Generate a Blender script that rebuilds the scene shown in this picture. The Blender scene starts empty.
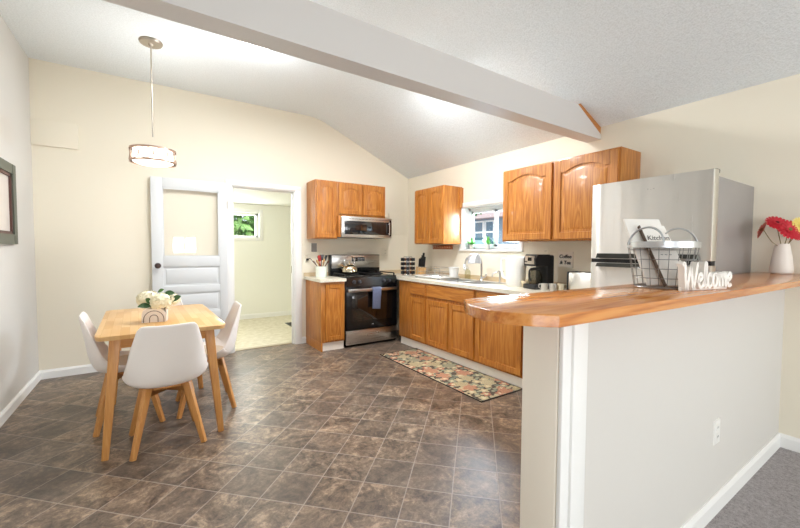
import bpy, bmesh, math, random
from mathutils import Vector, Matrix, Euler
random.seed(7)
SC = bpy.context.scene
COL = SC.collection
PI = math.pi

# ------------------------------------------------------------------ camera
def cam_axes(y, p, r):
    cy, sy, cp, sp = math.cos(y), math.sin(y), math.cos(p), math.sin(p)
    f = Vector((sy*cp, cy*cp, sp)); rt = Vector((cy, -sy, 0)); up = rt.cross(f)
    c, s = math.cos(r), math.sin(r)
    return rt*c+up*s, -rt*s+up*c, f
cr, cu, cf = cam_axes(.585546, -.0398764, .0052439)
cd = bpy.data.cameras.new('camera'); cam = bpy.data.objects.new('camera', cd); COL.objects.link(cam)
cd.sensor_width = 36; cd.lens = 373.747/800*36; cd.clip_start = .02
cam.matrix_world = Matrix(((cr.x, cu.x, -cf.x, 0), (cr.y, cu.y, -cf.y, 0), (cr.z, cu.z, -cf.z, 1.25), (0, 0, 0, 1)))
SC.camera = cam

# ------------------------------------------------------------------ world, lights, exposure
SC.view_settings.view_transform = 'Standard'
SC.view_settings.look = 'None'
SC.view_settings.gamma = 1
SC.view_settings.use_curve_mapping = False
SC.view_settings.exposure = 0.1
w = bpy.data.worlds.new('sky'); SC.world = w; w.use_nodes = True
bg = w.node_tree.nodes['Background']
bg.inputs[0].default_value = (.80, .90, 1.0, 1); bg.inputs[1].default_value = 1.6
SC.cycles.max_bounces = 10; SC.cycles.diffuse_bounces = 6; SC.cycles.glossy_bounces = 4
SC.cycles.transparent_max_bounces = 12
SC.cycles.sample_clamp_indirect = 6
SC.cycles.use_denoising = True

def area(name, loc, direction, sx, sy, power, color=(1, 1, 1), spread=PI):
    l = bpy.data.lights.new(name, 'AREA'); l.shape = 'RECTANGLE'; l.size = sx; l.size_y = sy
    l.energy = power; l.color = color; l.spread = spread
    o = bpy.data.objects.new(name, l); COL.objects.link(o); o.location = loc
    o.rotation_euler = Vector(direction).to_track_quat('-Z', 'Y').to_euler()
    return o
def point(name, loc, power, r=.05, color=(1, 1, 1)):
    l = bpy.data.lights.new(name, 'POINT'); l.energy = power; l.shadow_soft_size = r; l.color = color
    o = bpy.data.objects.new(name, l); COL.objects.link(o); o.location = loc; return o
sun = bpy.data.lights.new('sun', 'SUN'); sun.energy = 2.2; sun.angle = .02; sun.color = (1, .95, .88)
so = bpy.data.objects.new('sun', sun); COL.objects.link(so)
so.rotation_euler = Vector((.75, .55, -.75)).to_track_quat('-Z', 'Y').to_euler()
# daylight arriving through the living-room windows behind the camera and the kitchen windows
area('daylight_living_rear', (.81, -3.42, 1.335), (0, 1, -.05), .66, .53, 34, (.96, .98, 1))
area('daylight_living_patio', (2.45, -3.42, 1.25), (-.1, 1, -.05), 1.2, 1.9, 46, (.96, .98, 1))
area('daylight_living_side', (-1.05, -1.7, 1.3), (1, .2, -.05), 1.6, 1.6, 30, (.96, .98, 1))
area('daylight_kitchen', (4.2, 3.25, 1.8), (-1, -.08, -.25), 1.7, 1.1, 380, (.70, .85, 1))
area('daylight_utility', (1.22, 7.25, 1.64), (0, -1, -.2), .66, .40, 30, (.95, 1, .95))

# ------------------------------------------------------------------ materials
def lin(h):
    if isinstance(h, str):
        h = h.lstrip('#'); c = [int(h[i:i+2], 16)/255 for i in (0, 2, 4)]
    else: c = [x/255 for x in h]
    return tuple(x/12.92 if x <= .04045 else ((x+.055)/1.055)**2.4 for x in c)+(1,)
MATS = {}
def mat(name, col, rough=.5, metal=0, emit=None, es=0, spec=.5, coat=0, trans=0, alpha=1):
    m = bpy.data.materials.new(name); m.use_nodes = True
    b = m.node_tree.nodes['Principled BSDF']
    b.inputs['Base Color'].default_value = lin(col) if not (isinstance(col, tuple) and len(col) == 4) else col
    b.inputs['Roughness'].default_value = rough; b.inputs['Metallic'].default_value = metal
    b.inputs['Specular IOR Level'].default_value = spec
    b.inputs['Coat Weight'].default_value = coat; b.inputs['Coat Roughness'].default_value = .08
    b.inputs['Transmission Weight'].default_value = trans
    if emit: b.inputs['Emission Color'].default_value = lin(emit); b.inputs['Emission Strength'].default_value = es
    MATS[name] = m
    return m
def nd(m, t, **kw):
    n = m.node_tree.nodes.new(t)
    for k, v in kw.items(): setattr(n, k, v)
    return n
def lk(m, a, b): m.node_tree.links.new(a, b)
def bsdf(m): return m.node_tree.nodes['Principled BSDF']
def coords(m, scale=(1, 1, 1), rot=(0, 0, 0), loc=(0, 0, 0), out='Object'):
    t = nd(m, 'ShaderNodeTexCoord'); mp = nd(m, 'ShaderNodeMapping')
    mp.inputs['Scale'].default_value = scale; mp.inputs['Rotation'].default_value = rot; mp.inputs['Location'].default_value = loc
    lk(m, t.outputs[out], mp.inputs[0]); return mp.outputs[0]
def noise(m, v, scale, detail=4, rough=.5, dist=0):
    n = nd(m, 'ShaderNodeTexNoise'); n.inputs['Scale'].default_value = scale; n.inputs['Detail'].default_value = detail
    n.inputs['Roughness'].default_value = rough; n.inputs['Distortion'].default_value = dist
    lk(m, v, n.inputs['Vector']); return n.outputs['Fac']
def ramp(m, fac, stops, interp='LINEAR'):
    r = nd(m, 'ShaderNodeValToRGB'); r.color_ramp.interpolation = interp
    e = r.color_ramp.elements
    while len(e) < len(stops): e.new(.5)
    for el, (p, c) in zip(e, stops): el.position = p; el.color = lin(c)
    lk(m, fac, r.inputs[0]); return r.outputs[0]
def bump(m, h, strength=.2, dist=.01):
    b = nd(m, 'ShaderNodeBump'); b.inputs['Strength'].default_value = strength; b.inputs['Distance'].default_value = dist
    lk(m, h, b.inputs['Height']); lk(m, b.outputs[0], bsdf(m).inputs['Normal'])
def mixc(m, fac, a, b, mode='MIX'):
    n = nd(m, 'ShaderNodeMix', data_type='RGBA', blend_type=mode)
    if isinstance(fac, (int, float)): n.inputs[0].default_value = fac
    else: lk(m, fac, n.inputs[0])
    for s, x in ((n.inputs[6], a), (n.inputs[7], b)):
        if isinstance(x, (str, tuple)): s.default_value = lin(x)
        else: lk(m, x, s)
    return n.outputs[2]
def mth(m, op, a, b=None, c=None):
    n = nd(m, 'ShaderNodeMath', operation=op)
    for i, x in enumerate((a, b, c)):
        if x is None: continue
        if isinstance(x, (int, float)): n.inputs[i].default_value = x
        else: lk(m, x, n.inputs[i])
    return n.outputs[0]

def wood(name, c1, c2, c3, axis=2, rough=.38, sc=1.0, coat=.15, cath=.5):
    """wood grain running along one object axis"""
    m = mat(name, c2, rough, coat=coat)
    s = [11*sc]*3; s[axis] = .9*sc
    v = coords(m, tuple(s))
    n1 = noise(m, v, 1.0, 3, .5, .6)
    rings = mth(m, 'FRACT', mth(m, 'MULTIPLY', n1, 7.0))
    rings = mth(m, 'PINGPONG', rings, .5)
    s2 = [160*sc]*3; s2[axis] = 5*sc
    n2 = noise(m, coords(m, tuple(s2)), 1.0, 2, .6)
    f = mth(m, 'ADD', mth(m, 'MULTIPLY', rings, cath), mth(m, 'MULTIPLY', n2, .75))
    c = ramp(m, f, [(.22, c1), (.48, c2), (.75, c3)])
    lk(m, c, bsdf(m).inputs['Base Color'])
    bump(m, n2, .06, .004)
    return m
OAK = wood('honey_oak', '#94561f', '#b36f2a', '#cc8d42', 2)
OAKY = wood('honey_oak_along_y', '#94561f', '#b36f2a', '#cc8d42', 1)
OAKX = wood('honey_oak_along_x', '#94561f', '#b36f2a', '#cc8d42', 0)
OAKD = wood('oak_bare_board', '#a9682c', '#bd7a3a', '#c98a48', 0)
BEECH = wood('beech_legs', '#c2854a', '#d09553', '#dda968', 2, .42, 1.2, .1, .25)
PINEM = wood('bar_plank', '#a0581c', '#c2742c', '#d48f47', 0, .2, .6, .35, .7)

def butcher():
    m = mat('butcher_block', '#dcb27a', .4, coat=.15)
    v = coords(m)
    br = nd(m, 'ShaderNodeTexBrick'); br.offset = .37; br.offset_frequency = 2
    mp = coords(m, (1, 1, 1), (0, 0, PI/2))
    lk(m, mp, br.inputs['Vector'])
    br.inputs['Color1'].default_value = lin('#d3a365'); br.inputs['Color2'].default_value = lin('#e6c08a'); br.inputs['Mortar'].default_value = lin('#c79657')
    br.inputs['Scale'].default_value = 1; br.inputs['Mortar Size'].default_value = .0008; br.inputs['Brick Width'].default_value = .30; br.inputs['Row Height'].default_value = .045
    n = noise(m, coords(m, (90, 6, 90)), 1, 3)
    lk(m, mixc(m, mth(m, 'MULTIPLY', n, .35), br.outputs['Color'], '#c08c4e'), bsdf(m).inputs['Base Color'])
    return m
BUTCHER = butcher()

def wallmat(name, col, bs=.08):
    m = mat(name, col, .75, spec=.25)
    bump(m, noise(m, coords(m), 160, 3), bs, .003)
    return m
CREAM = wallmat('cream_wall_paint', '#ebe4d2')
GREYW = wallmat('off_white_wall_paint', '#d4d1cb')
UTIL = wallmat('pale_green_cream_paint', '#efefe6')
WHITE = mat('white_trim_paint', '#efefec', .4)
DOORW = mat('white_door_paint', '#d6d9da', .4)
def ceilmat():
    m = mat('popcorn_ceiling', '#edf1f2', .9, spec=.1)
    v = coords(m)
    h = mth(m, 'ADD', noise(m, v, 95, 4, .65), mth(m, 'MULTIPLY', noise(m, v, 30, 3, .5), .6))
    bump(m, h, .55, .012)
    lk(m, ramp(m, noise(m, v, 95, 4, .65), [(.3, '#e3e9eb'), (.6, '#f1f7fa')]), bsdf(m).inputs['Base Color'])
    return m
CEIL = ceilmat()
BEAM = mat('beam_paint', '#d8d5d2', .45)

def tilemat():
    m = mat('slate_look_vinyl', '#6e6258', .36, spec=.55)
    T = .2355
    c = math.sqrt(.5)
    # diagonal grid: a=(x+y)/sqrt2, b=(y-x)/sqrt2
    v = coords(m)
    sx = nd(m, 'ShaderNodeSeparateXYZ'); lk(m, v, sx.inputs[0])
    a = mth(m, 'MULTIPLY', mth(m, 'ADD', sx.outputs[0], sx.outputs[1]), c/T)
    b = mth(m, 'MULTIPLY', mth(m, 'SUBTRACT', sx.outputs[1], sx.outputs[0]), c/T)
    a = mth(m, 'ADD', a, 20-1.648/T); b = mth(m, 'ADD', b, 20-.102/T)
    ia, ib = mth(m, 'FLOOR', a), mth(m, 'FLOOR', b)
    fa, fb = mth(m, 'FRACT', a), mth(m, 'FRACT', b)
    da = mth(m, 'MINIMUM', fa, mth(m, 'SUBTRACT', 1, fa)); db = mth(m, 'MINIMUM', fb, mth(m, 'SUBTRACT', 1, fb))
    d = mth(m, 'MINIMUM', da, db)
    grout = nd(m, 'ShaderNodeMapRange'); lk(m, d, grout.inputs[0])
    grout.inputs[1].default_value = .004; grout.inputs[2].default_value = .016; grout.inputs[3].default_value = 1; grout.inputs[4].default_value = 0
    cmb = nd(m, 'ShaderNodeCombineXYZ'); lk(m, ia, cmb.inputs[0]); lk(m, ib, cmb.inputs[1])
    wn = nd(m, 'ShaderNodeTexWhiteNoise', noise_dimensions='2D'); lk(m, cmb.outputs[0], wn.inputs['Vector'])
    sepw = nd(m, 'ShaderNodeSeparateColor'); lk(m, wn.outputs['Color'], sepw.inputs[0])
    # each tile samples its own patch of stone
    off = nd(m, 'ShaderNodeVectorMath', operation='MULTIPLY_ADD'); lk(m, wn.outputs['Color'], off.inputs[0]); off.inputs[1].default_value = (9, 9, 9); lk(m, v, off.inputs[2])
    n1 = noise(m, off.outputs[0], 6, 9, .72, .9)
    n2 = noise(m, off.outputs[0], 34, 9, .78, .6)
    f = mth(m, 'ADD', mth(m, 'MULTIPLY', n1, .6), mth(m, 'MULTIPLY', n2, .42))
    stone = ramp(m, f, [(.40, '#4e433a'), (.48, '#74665a'), (.54, '#8f7f6e'), (.62, '#bca994')])
    tint = ramp(m, wn.outputs['Value'], [(0, '#6a5f57'), (.3, '#8a7a69'), (.6, '#7b7773'), (.85, '#96877a')])
    col = mixc(m, .6, stone, mixc(m, 1.0, stone, tint, 'SOFT_LIGHT'))
    col = mixc(m, mth(m, 'MULTIPLY', mth(m, 'GREATER_THAN', sepw.outputs[1], .6), .4), col, '#574e47')
    lk(m, mixc(m, mth(m, 'MULTIPLY', grout.outputs[0], .65), col, '#a99c90'), bsdf(m).inputs['Base Color'])
    bump(m, mth(m, 'SUBTRACT', mth(m, 'MULTIPLY', n2, .5), mth(m, 'MULTIPLY', grout.outputs[0], .6)), .25, .004)
    return m
TILE = tilemat()
def carpetmat():
    m = mat('grey_carpet', '#8f8985', 1, spec=.05)
    v = coords(m)
    n = noise(m, v, 260, 3, .7); n2 = noise(m, v, 60, 4, .6)
    f = mth(m, 'ADD', mth(m, 'MULTIPLY', n, .6), mth(m, 'MULTIPLY', n2, .4))
    lk(m, ramp(m, f, [(.35, '#948d8c'), (.5, '#bdb7b7'), (.65, '#d8d3d3')]), bsdf(m).inputs['Base Color'])
    bump(m, f, 1, .02); return m
CARPET = carpetmat()
def lino():
    m = mat('cream_vinyl', '#d8d2c0', .45)
    lk(m, ramp(m, noise(m, coords(m), 14, 5, .6), [(.35, '#c9c0a4'), (.65, '#e0d9c4')]), bsdf(m).inputs['Base Color']); return m
LINO = lino()
def steel(name, col='#c3c3c0', rough=.27, ax=2, amt=.12, bs=.12, aniso=0):
    m = mat(name, col, rough, 1)
    s = [240]*3; s[ax] = 2.5
    n = noise(m, coords(m, tuple(s)), 1, 3, .6)
    mr = nd(m, 'ShaderNodeMapRange'); lk(m, n, mr.inputs[0]); mr.inputs[3].default_value = rough-amt/2; mr.inputs[4].default_value = rough+amt/2
    lk(m, mr.outputs[0], bsdf(m).inputs['Roughness'])
    if aniso:
        tg = nd(m, 'ShaderNodeTangent', direction_type='RADIAL', axis='Z'); lk(m, tg.outputs[0], bsdf(m).inputs['Tangent']); bsdf(m).inputs['Anisotropic'].default_value = aniso; bsdf(m).inputs['Anisotropic Rotation'].default_value = .25
    s = [6]*3; s[ax] = .25
    bump(m, noise(m, coords(m, tuple(s)), 1, 2), bs, .02)
    return m
STEEL = steel('brushed_steel', '#e2e0db', .3, bs=.5, aniso=.85)
STEELX = steel('brushed_steel_across', '#c9c7c3', .28, 0, amt=.06, bs=.006)
STEELS = mat('fridge_side_grey', '#aaa6a5', .42, .5)
CHROME = mat('chrome', '#dcdcdc', .12, 1)
NICKEL = mat('brushed_nickel', '#b9b0a4', .3, 1)
GALV = mat('galvanised_metal', '#c4c6c8', .35, 1)
WIRE = mat('grey_wire', '#8f8e8c', .35, .9)
BLACK = mat('black_enamel', '#0f0f11', .18)
BLACKM = mat('black_plastic', '#17181b', .45)
IRON = mat('cast_iron', '#18181a', .6)
BGLASS = mat('dark_oven_glass', '#1a120e', .06, coat=.6)
MWGLASS = mat('dark_microwave_glass', '#16171a', .05, coat=.6)
PLAST = mat('white_plastic', '#ecebe6', .35)
PLATE = mat('ivory_cover_plate', '#e9e2cf', .4)
GREYP = mat('grey_cover_plate', '#8f8f8c', .45)
SLOT = mat('dark_slot', '#2a2724', .6)
SHELL = mat('white_chair_plastic', '#f6f0ea', .36)
CUSH = mat('beige_cushion', '#d9c8b2', .7)
CERAM = mat('white_ceramic', '#efece6', .25)
CROCK = mat('pale_green_ceramic', '#e8efe4', .25)
def counter():
    m = mat('speckled_laminate', '#e3dcc9', .3)
    lk(m, ramp(m, noise(m, coords(m), 120, 3, .7), [(.35, '#cdc3ac'), (.55, '#e4decd'), (.75, '#efebdf')]), bsdf(m).inputs['Base Color']); return m
LAM = counter()
TANB = mat('tan_backsplash', '#cdb896', .4)
def glassmat(name, tint=(1, 1, 1, 1), fres=.5):
    m = bpy.data.materials.new(name); m.use_nodes = True; nt = m.node_tree; nt.nodes.clear()
    o = nd(m, 'ShaderNodeOutputMaterial'); t = nd(m, 'ShaderNodeBsdfTransparent'); t.inputs[0].default_value = tint
    g = nd(m, 'ShaderNodeBsdfGlossy'); g.inputs['Roughness'].default_value = .02
    lw = nd(m, 'ShaderNodeLayerWeight'); lw.inputs[0].default_value = .5; p5 = mth(m, 'MULTIPLY_ADD', mth(m, 'POWER', lw.outputs['Facing'], 5.0), .5, .03)
    mx = nd(m, 'ShaderNodeMixShader'); lk(m, p5, mx.inputs[0]); lk(m, t.outputs[0], mx.inputs[1]); lk(m, g.outputs[0], mx.inputs[2]); lk(m, mx.outputs[0], o.inputs[0])
    return m
GLASS = glassmat('clear_glass'); DGLASS = glassmat('smoked_carafe_glass', (.75, .75, .72, 1))
LAMPW = mat('lit_lamp_glass', '#ffffff', .4, emit='#fff3df', es=2.2)
BULB = mat('lit_bulb', '#ffffff', .4, emit='#ffe9c8', es=14)
def fabric(name, col, col2, sc=300):
    m = mat(name, col, .9, spec=.1); n = noise(m, coords(m), sc, 2)
    lk(m, ramp(m, n, [(.35, col), (.65, col2)]), bsdf(m).inputs['Base Color']); bump(m, n, .4, .003); return m
TOWEL = fabric('grey_blue_towel', '#5d647d', '#777f98')
CLOTH = fabric('white_dishcloth', '#e4e6ea', '#f4f4f6')
LEAF = mat('leaf_green', '#4f7a35', .5); LEAFB = mat('bright_leaf_green', '#5fa644', .5); LEAFD = mat('dark_leaf_green', '#33552a', .5)
STEM = mat('brown_green_stem', '#8a7a4a', .6)
PETW = mat('cream_petals', '#f6efd2', .6); PETR = mat('red_petals', '#c3182a', .5); PETY = mat('yellow_petals', '#f2dc7c', .5); PETP = mat('coral_petals', '#e0705c', .5)
PETC = mat('flower_centre', '#7c7038', .8); PETCR = mat('dark_red_flower_centre', '#6a1016', .8)
SIGNW = mat('white_painted_wood', '#efeae2', .55); SIGNE = mat('dark_board_edge', '#5d4a3c', .6); INK = mat('dark_ink', '#33312f', .6)
PINKW = mat('pale_blush_wood', '#faeee2', .5)
def rugmat():
    m = mat('floral_rug_weave', '#5a5148', .95, spec=.05)
    v = coords(m)
    wn = noise(m, v, 9, 2)
    def flowers(scale, petals, rad, rnd, off):
        mp = coords(m, (1, 1, 0), loc=off)
        vo = nd(m, 'ShaderNodeTexVoronoi', voronoi_dimensions='2D'); vo.inputs['Scale'].default_value = scale; vo.inputs['Randomness'].default_value = rnd
        lk(m, mp, vo.inputs['Vector'])
        sc = nd(m, 'ShaderNodeVectorMath', operation='SUBTRACT')
        lk(m, mp, sc.inputs[0]); lk(m, vo.outputs['Position'], sc.inputs[1])
        s = nd(m, 'ShaderNodeSeparateXYZ'); lk(m, sc.outputs[0], s.inputs[0])
        ang = mth(m, 'ARCTAN2', s.outputs[1], s.outputs[0])
        r = mth(m, 'SQRT', mth(m, 'ADD', mth(m, 'MULTIPLY', s.outputs[0], s.outputs[0]), mth(m, 'MULTIPLY', s.outputs[1], s.outputs[1])))
        lob = mth(m, 'ABSOLUTE', mth(m, 'COSINE', mth(m, 'MULTIPLY', ang, petals/2)))
        lim = mth(m, 'MULTIPLY', mth(m, 'ADD', .58, mth(m, 'MULTIPLY', lob, .42)), rad)
        q = mth(m, 'DIVIDE', r, lim)
        q = mth(m, 'ADD', q, mth(m, 'MULTIPLY', mth(m, 'SUBTRACT', noise(m, v, 60, 2), .5), .5))
        sep = nd(m, 'ShaderNodeSeparateColor'); lk(m, vo.outputs['Color'], sep.inputs[0])
        return q, sep.outputs[0], sep.outputs[1]
    col = mixc(m, noise(m, v, 120, 2), '#4f463e', '#6b6156')
    q3, c3, _ = flowers(17, 2, .026, .9, (.3, .1, 0))
    leafc = ramp(m, c3, [(0, '#7c8272'), (.4, '#b5a888'), (.75, '#95957e')], 'CONSTANT')
    col = mixc(m, mth(m, 'LESS_THAN', q3, 1.0), col, leafc)
    q2, c2, _ = flowers(9.5, 5, .047, .8, (.13, .57, 0))
    c2r = ramp(m, c2, [(0, '#b27a64'), (.3, '#b8a885'), (.65, '#bf8f77'), (.85, '#8f907a')], 'CONSTANT')
    col = mixc(m, mth(m, 'LESS_THAN', q2, 1.0), col, mixc(m, mth(m, 'LESS_THAN', q2, .45), c2r, '#cbbd9b'))
    q1, c1, _ = flowers(5, 6, .080, .75, (0, .05, 0))
    c1r = ramp(m, c1, [(0, '#b9aa88'), (.4, '#c08a70'), (.62, '#c2b392'), (.85, '#9f9c84')], 'CONSTANT')
    ringp = mth(m, 'PINGPONG', mth(m, 'MULTIPLY', q1, 3.2), .5)
    c1s = mixc(m, mth(m, 'MULTIPLY', ringp, .95), c1r, '#74684f')
    col = mixc(m, mth(m, 'LESS_THAN', q1, 1.0), col, c1s)
    lk(m, col, bsdf(m).inputs['Base Color'])
    bump(m, noise(m, v, 500, 2), .5, .003)
    return m
RUG = rugmat(); RUGB = mat('dark_rug_edge', '#3f3833', .95)
SIDING = mat('blue_grey_siding', '#8fa3b2', .7); ROOF = mat('pinkish_grey_shingle', '#b5a3a2', .9); GRASS = mat('lawn_green', '#6d8a4a', .9); DECK = mat('pale_grey_paving', '#b9bfc4', .8)
WGL = mat('neighbour_window_glass', '#5f7f92', .1)
FRAMEG = mat('dark_grey_green_frame', '#5b5e52', .5); ARTW = mat('pale_print', '#d8cfc6', .3)
INNERF = mat('dark_red_brown_inner_frame', '#5a3a32', .5)

# ------------------------------------------------------------------ mesh builder
class MB:
    def __init__(s, o=(0, 0, 0)):
        s.bm = bmesh.new(); s.o = Vector(o)
    def merge(s, b2):
        me = bpy.data.meshes.new('t'); b2.to_mesh(me); b2.free(); s.bm.from_mesh(me); bpy.data.meshes.remove(me); return s
    def box(s, x0, x1, y0, y1, z0, z1, bev=0, seg=2):
        b = bmesh.new(); bmesh.ops.create_cube(b, size=1)
        for v in b.verts:
            v.co = Vector(((x0+x1)/2+v.co.x*(x1-x0), (y0+y1)/2+v.co.y*(y1-y0), (z0+z1)/2+v.co.z*(z1-z0)))
        if bev: bmesh.ops.bevel(b, geom=b.edges[:], offset=bev, segments=seg, profile=.5, affect='EDGES')
        return s.merge(b)
    def obox(s, M, sx, sy, sz, bev=0):
        b = bmesh.new(); bmesh.ops.create_cube(b, size=1)
        for v in b.verts: v.co = Vector((v.co.x*sx, v.co.y*sy, v.co.z*sz))
        if bev: bmesh.ops.bevel(b, geom=b.edges[:], offset=bev, segments=2, profile=.5, affect='EDGES')
        b.transform(M); return s.merge(b)
    def bar(s, p0, p1, w0, d0, w1=None, d1=None, side=(1, 0, 0), bev=0):
        """tapered rectangular bar"""
        p0, p1 = Vector(p0), Vector(p1); w1 = w0 if w1 is None else w1; d1 = d0 if d1 is None else d1
        ax = (p1-p0).normalized(); sd = Vector(side); sd = (sd-ax*sd.dot(ax)).normalized(); up = ax.cross(sd)
        b = bmesh.new(); vs = []
        for p, ww, dd in ((p0, w0, d0), (p1, w1, d1)):
            vs.append([b.verts.new(p+sd*i*ww/2+up*j*dd/2) for i, j in ((-1, -1), (1, -1), (1, 1), (-1, 1))])
        b.faces.new(vs[0][::-1]); b.faces.new(vs[1])
        for i in range(4): b.faces.new((vs[0][i], vs[0][(i+1) % 4], vs[1][(i+1) % 4], vs[1][i]))
        if bev: bmesh.ops.bevel(b, geom=b.edges[:], offset=bev, segments=2, profile=.5, affect='EDGES')
        bmesh.ops.recalc_face_normals(b, faces=b.faces[:])
        return s.merge(b)
    def prism(s, poly, d0, d1, f, poly2=None):
        """poly (u,w) from depth d0 to d1 through f(u,w,d); poly2 = the outline at d1"""
        b = bmesh.new(); poly2 = poly2 or poly
        A = [b.verts.new(f(u, w, d0)) for u, w in poly]; B = [b.verts.new(f(u, w, d1)) for u, w in poly2]
        n = len(poly)
        b.faces.new(A[::-1]); b.faces.new(B)
        for i in range(n): b.faces.new((A[i], A[(i+1) % n], B[(i+1) % n], B[i]))
        bmesh.ops.recalc_face_normals(b, faces=b.faces[:])
        return s.merge(b)
    def tube(s, pts, r, seg=8, closed=False, r2=None):
        pts = [Vector(p) for p in pts]; b = bmesh.new(); rings = []; n = len(pts); prev = None
        for i, p in enumerate(pts):
            if closed: t = pts[(i+1) % n]-pts[i-1]
            else: t = pts[min(i+1, n-1)]-pts[max(i-1, 0)]
            t.normalize()
            if prev is None:
                a = Vector((0, 0, 1)) if abs(t.z) < .9 else Vector((1, 0, 0)); u = t.cross(a).normalized()
            else:
                u = (prev-t*prev.dot(t))
                u = u.normalized() if u.length > 1e-6 else prev
            prev = u; v = t.cross(u)
            rr = r if r2 is None else r+(r2-r)*i/(n-1)
            rings.append([b.verts.new(p+(u*math.cos(2*PI*k/seg)+v*math.sin(2*PI*k/seg))*rr) for k in range(seg)])
        m = n if closed else n-1
        for i in range(m):
            A, B = rings[i], rings[(i+1) % n]
            if closed and i == n-1:
                k0 = min(range(seg), key=lambda k: (B[k].co-A[0].co).length); B = B[k0:]+B[:k0]
            for k in range(seg): b.faces.new((A[k], A[(k+1) % seg], B[(k+1) % seg], B[k]))
        if not closed: b.faces.new(rings[0][::-1]); b.faces.new(rings[-1])
        bmesh.ops.recalc_face_normals(b, faces=b.faces[:])
        return s.merge(b)
    def cyl(s, p0, p1, r, r2=None, seg=16): return s.tube([p0, p1], r, seg, r2=r2)
    def lathe(s, prof, c=(0, 0, 0), seg=24, M=None, sx=1, sy=1):
        b = bmesh.new(); rings = []
        for r, z in prof:
            if r < 1e-6: rings.append([b.verts.new((c[0], c[1], c[2]+z))])
            else: rings.append([b.verts.new((c[0]+r*sx*math.cos(2*PI*k/seg), c[1]+r*sy*math.sin(2*PI*k/seg), c[2]+z)) for k in range(seg)])
        for A, B in zip(rings, rings[1:]):
            for k in range(seg):
                a0, a1 = A[k % len(A)], A[(k+1) % len(A)]; b0, b1 = B[k % len(B)], B[(k+1) % len(B)]
                vs = [a0]+([a1] if a1 is not a0 else [])+([b1] if b1 is not b0 else [])+[b0]
                if len(vs) > 2: b.faces.new(vs)
        for R, fl in ((rings[0], True), (rings[-1], False)):
            if len(R) > 2: b.faces.new(R[::-1] if fl else R)
        bmesh.ops.recalc_face_normals(b, faces=b.faces[:])
        if M is not None: b.transform(M)
        return s.merge(b)
    def ball(s, c, r, seg=12, sc=(1, 1, 1)):
        b = bmesh.new(); bmesh.ops.create_uvsphere(b, u_segments=seg, v_segments=max(6, seg//2+2), radius=r)
        for v in b.verts: v.co = Vector((c[0]+v.co.x*sc[0], c[1]+v.co.y*sc[1], c[2]+v.co.z*sc[2]))
        return s.merge(b)
    def grid(s, P):
        b = bmesh.new(); V = [[b.verts.new(p) for p in row] for row in P]
        for i in range(len(V)-1):
            for j in range(len(V[0])-1): b.faces.new((V[i][j], V[i][j+1], V[i+1][j+1], V[i+1][j]))
        return s.merge(b)
    def poly(s, pts):
        s.bm.faces.new([s.bm.verts.new(p) for p in pts]); return s
    def xf(s, M): s.bm.transform(M); return s
    def build(s, name, m, parent=None, smooth=35, loc=None):
        me = bpy.data.meshes.new(name)
        if s.o.length: bmesh.ops.translate(s.bm, verts=s.bm.verts[:], vec=-s.o)
        s.bm.to_mesh(me); s.bm.free()
        if smooth:
            for p in me.polygons: p.use_smooth = True
            me.set_sharp_from_angle(angle=math.radians(smooth))
        me.materials.append(m)
        o = bpy.data.objects.new(name, me); COL.objects.link(o)
        if parent is not None: o.parent = parent
        else: o.location = loc if loc is not None else s.o
        return o

def tag(o, label, cat, group=None):
    o['label'] = label; o['category'] = cat
    if group: o['group'] = group
    return o
def thing(name, label, cat, loc=(0, 0, 0), rz=0, group=None):
    o = bpy.data.objects.new(name, None); COL.objects.link(o); o.empty_display_size = .05
    o.location = loc; o.rotation_euler = (0, 0, rz)
    return tag(o, label, cat, group)
def struct(o, label=None):
    o['kind'] = 'structure'
    if label: o['label'] = label
    return o
KIDS = {}
def dup(root, loc, rot, label, group=None):
    """copies the thing, its parts and their sub-parts"""
    r = root.copy(); COL.objects.link(r); r.location = loc; r.rotation_euler = rot if not isinstance(rot, (int, float)) else (0, 0, rot)
    r['label'] = label
    if group: r['group'] = group
    for ch in [o for o in COL.objects if o.parent == root]:
        c = ch.copy(); COL.objects.link(c); c.parent = r
        for g in [o for o in COL.objects if o.parent == ch]:
            d = g.copy(); COL.objects.link(d); d.parent = c
    return r
def text_bm(body, size, extrude, bevel=0, shear=0, align='CENTER'):
    cu_ = bpy.data.curves.new('t', 'FONT'); cu_.body = body; cu_.size = size; cu_.extrude = extrude; cu_.bevel_depth = bevel; cu_.shear = shear
    cu_.align_x = align; cu_.align_y = 'CENTER'
    ob = bpy.data.objects.new('t', cu_); COL.objects.link(ob)
    dg = bpy.context.evaluated_depsgraph_get(); dg.update()
    me = bpy.data.meshes.new_from_object(ob.evaluated_get(dg))
    COL.objects.unlink(ob); bpy.data.objects.remove(ob); bpy.data.curves.remove(cu_)
    b = bmesh.new(); b.from_mesh(me); bpy.data.meshes.remove(me); return b
def catmull(pts, n=6, closed=False):
    P = [Vector(p) for p in pts]; out = []; N = len(P)
    rng = range(N if closed else N-1)
    for i in rng:
        p0 = P[(i-1) % N] if closed or i > 0 else P[0]*2-P[1]; p1 = P[i]; p2 = P[(i+1) % N]
        p3 = P[(i+2) % N] if closed or i+2 < N else P[-1]*2-P[-2]
        for k in range(n):
            t = k/n
            out.append(.5*((2*p1)+(p2-p0)*t+(2*p0-5*p1+4*p2-p3)*t*t+(3*p1-p0-3*p2+p3)*t**3))
    if not closed: out.append(P[-1])
    return out

# ------------------------------------------------------------------ room shell
LW, RW, B, REAR = -.911, 3.32, 4.787, -3.3
CZ = 2.98; BX = 1.86; SLOPE = (2.98-2.335)/(RW-BX)
def czs(x): return CZ if x < BX else CZ-(x-BX)*SLOPE
T = .12
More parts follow.
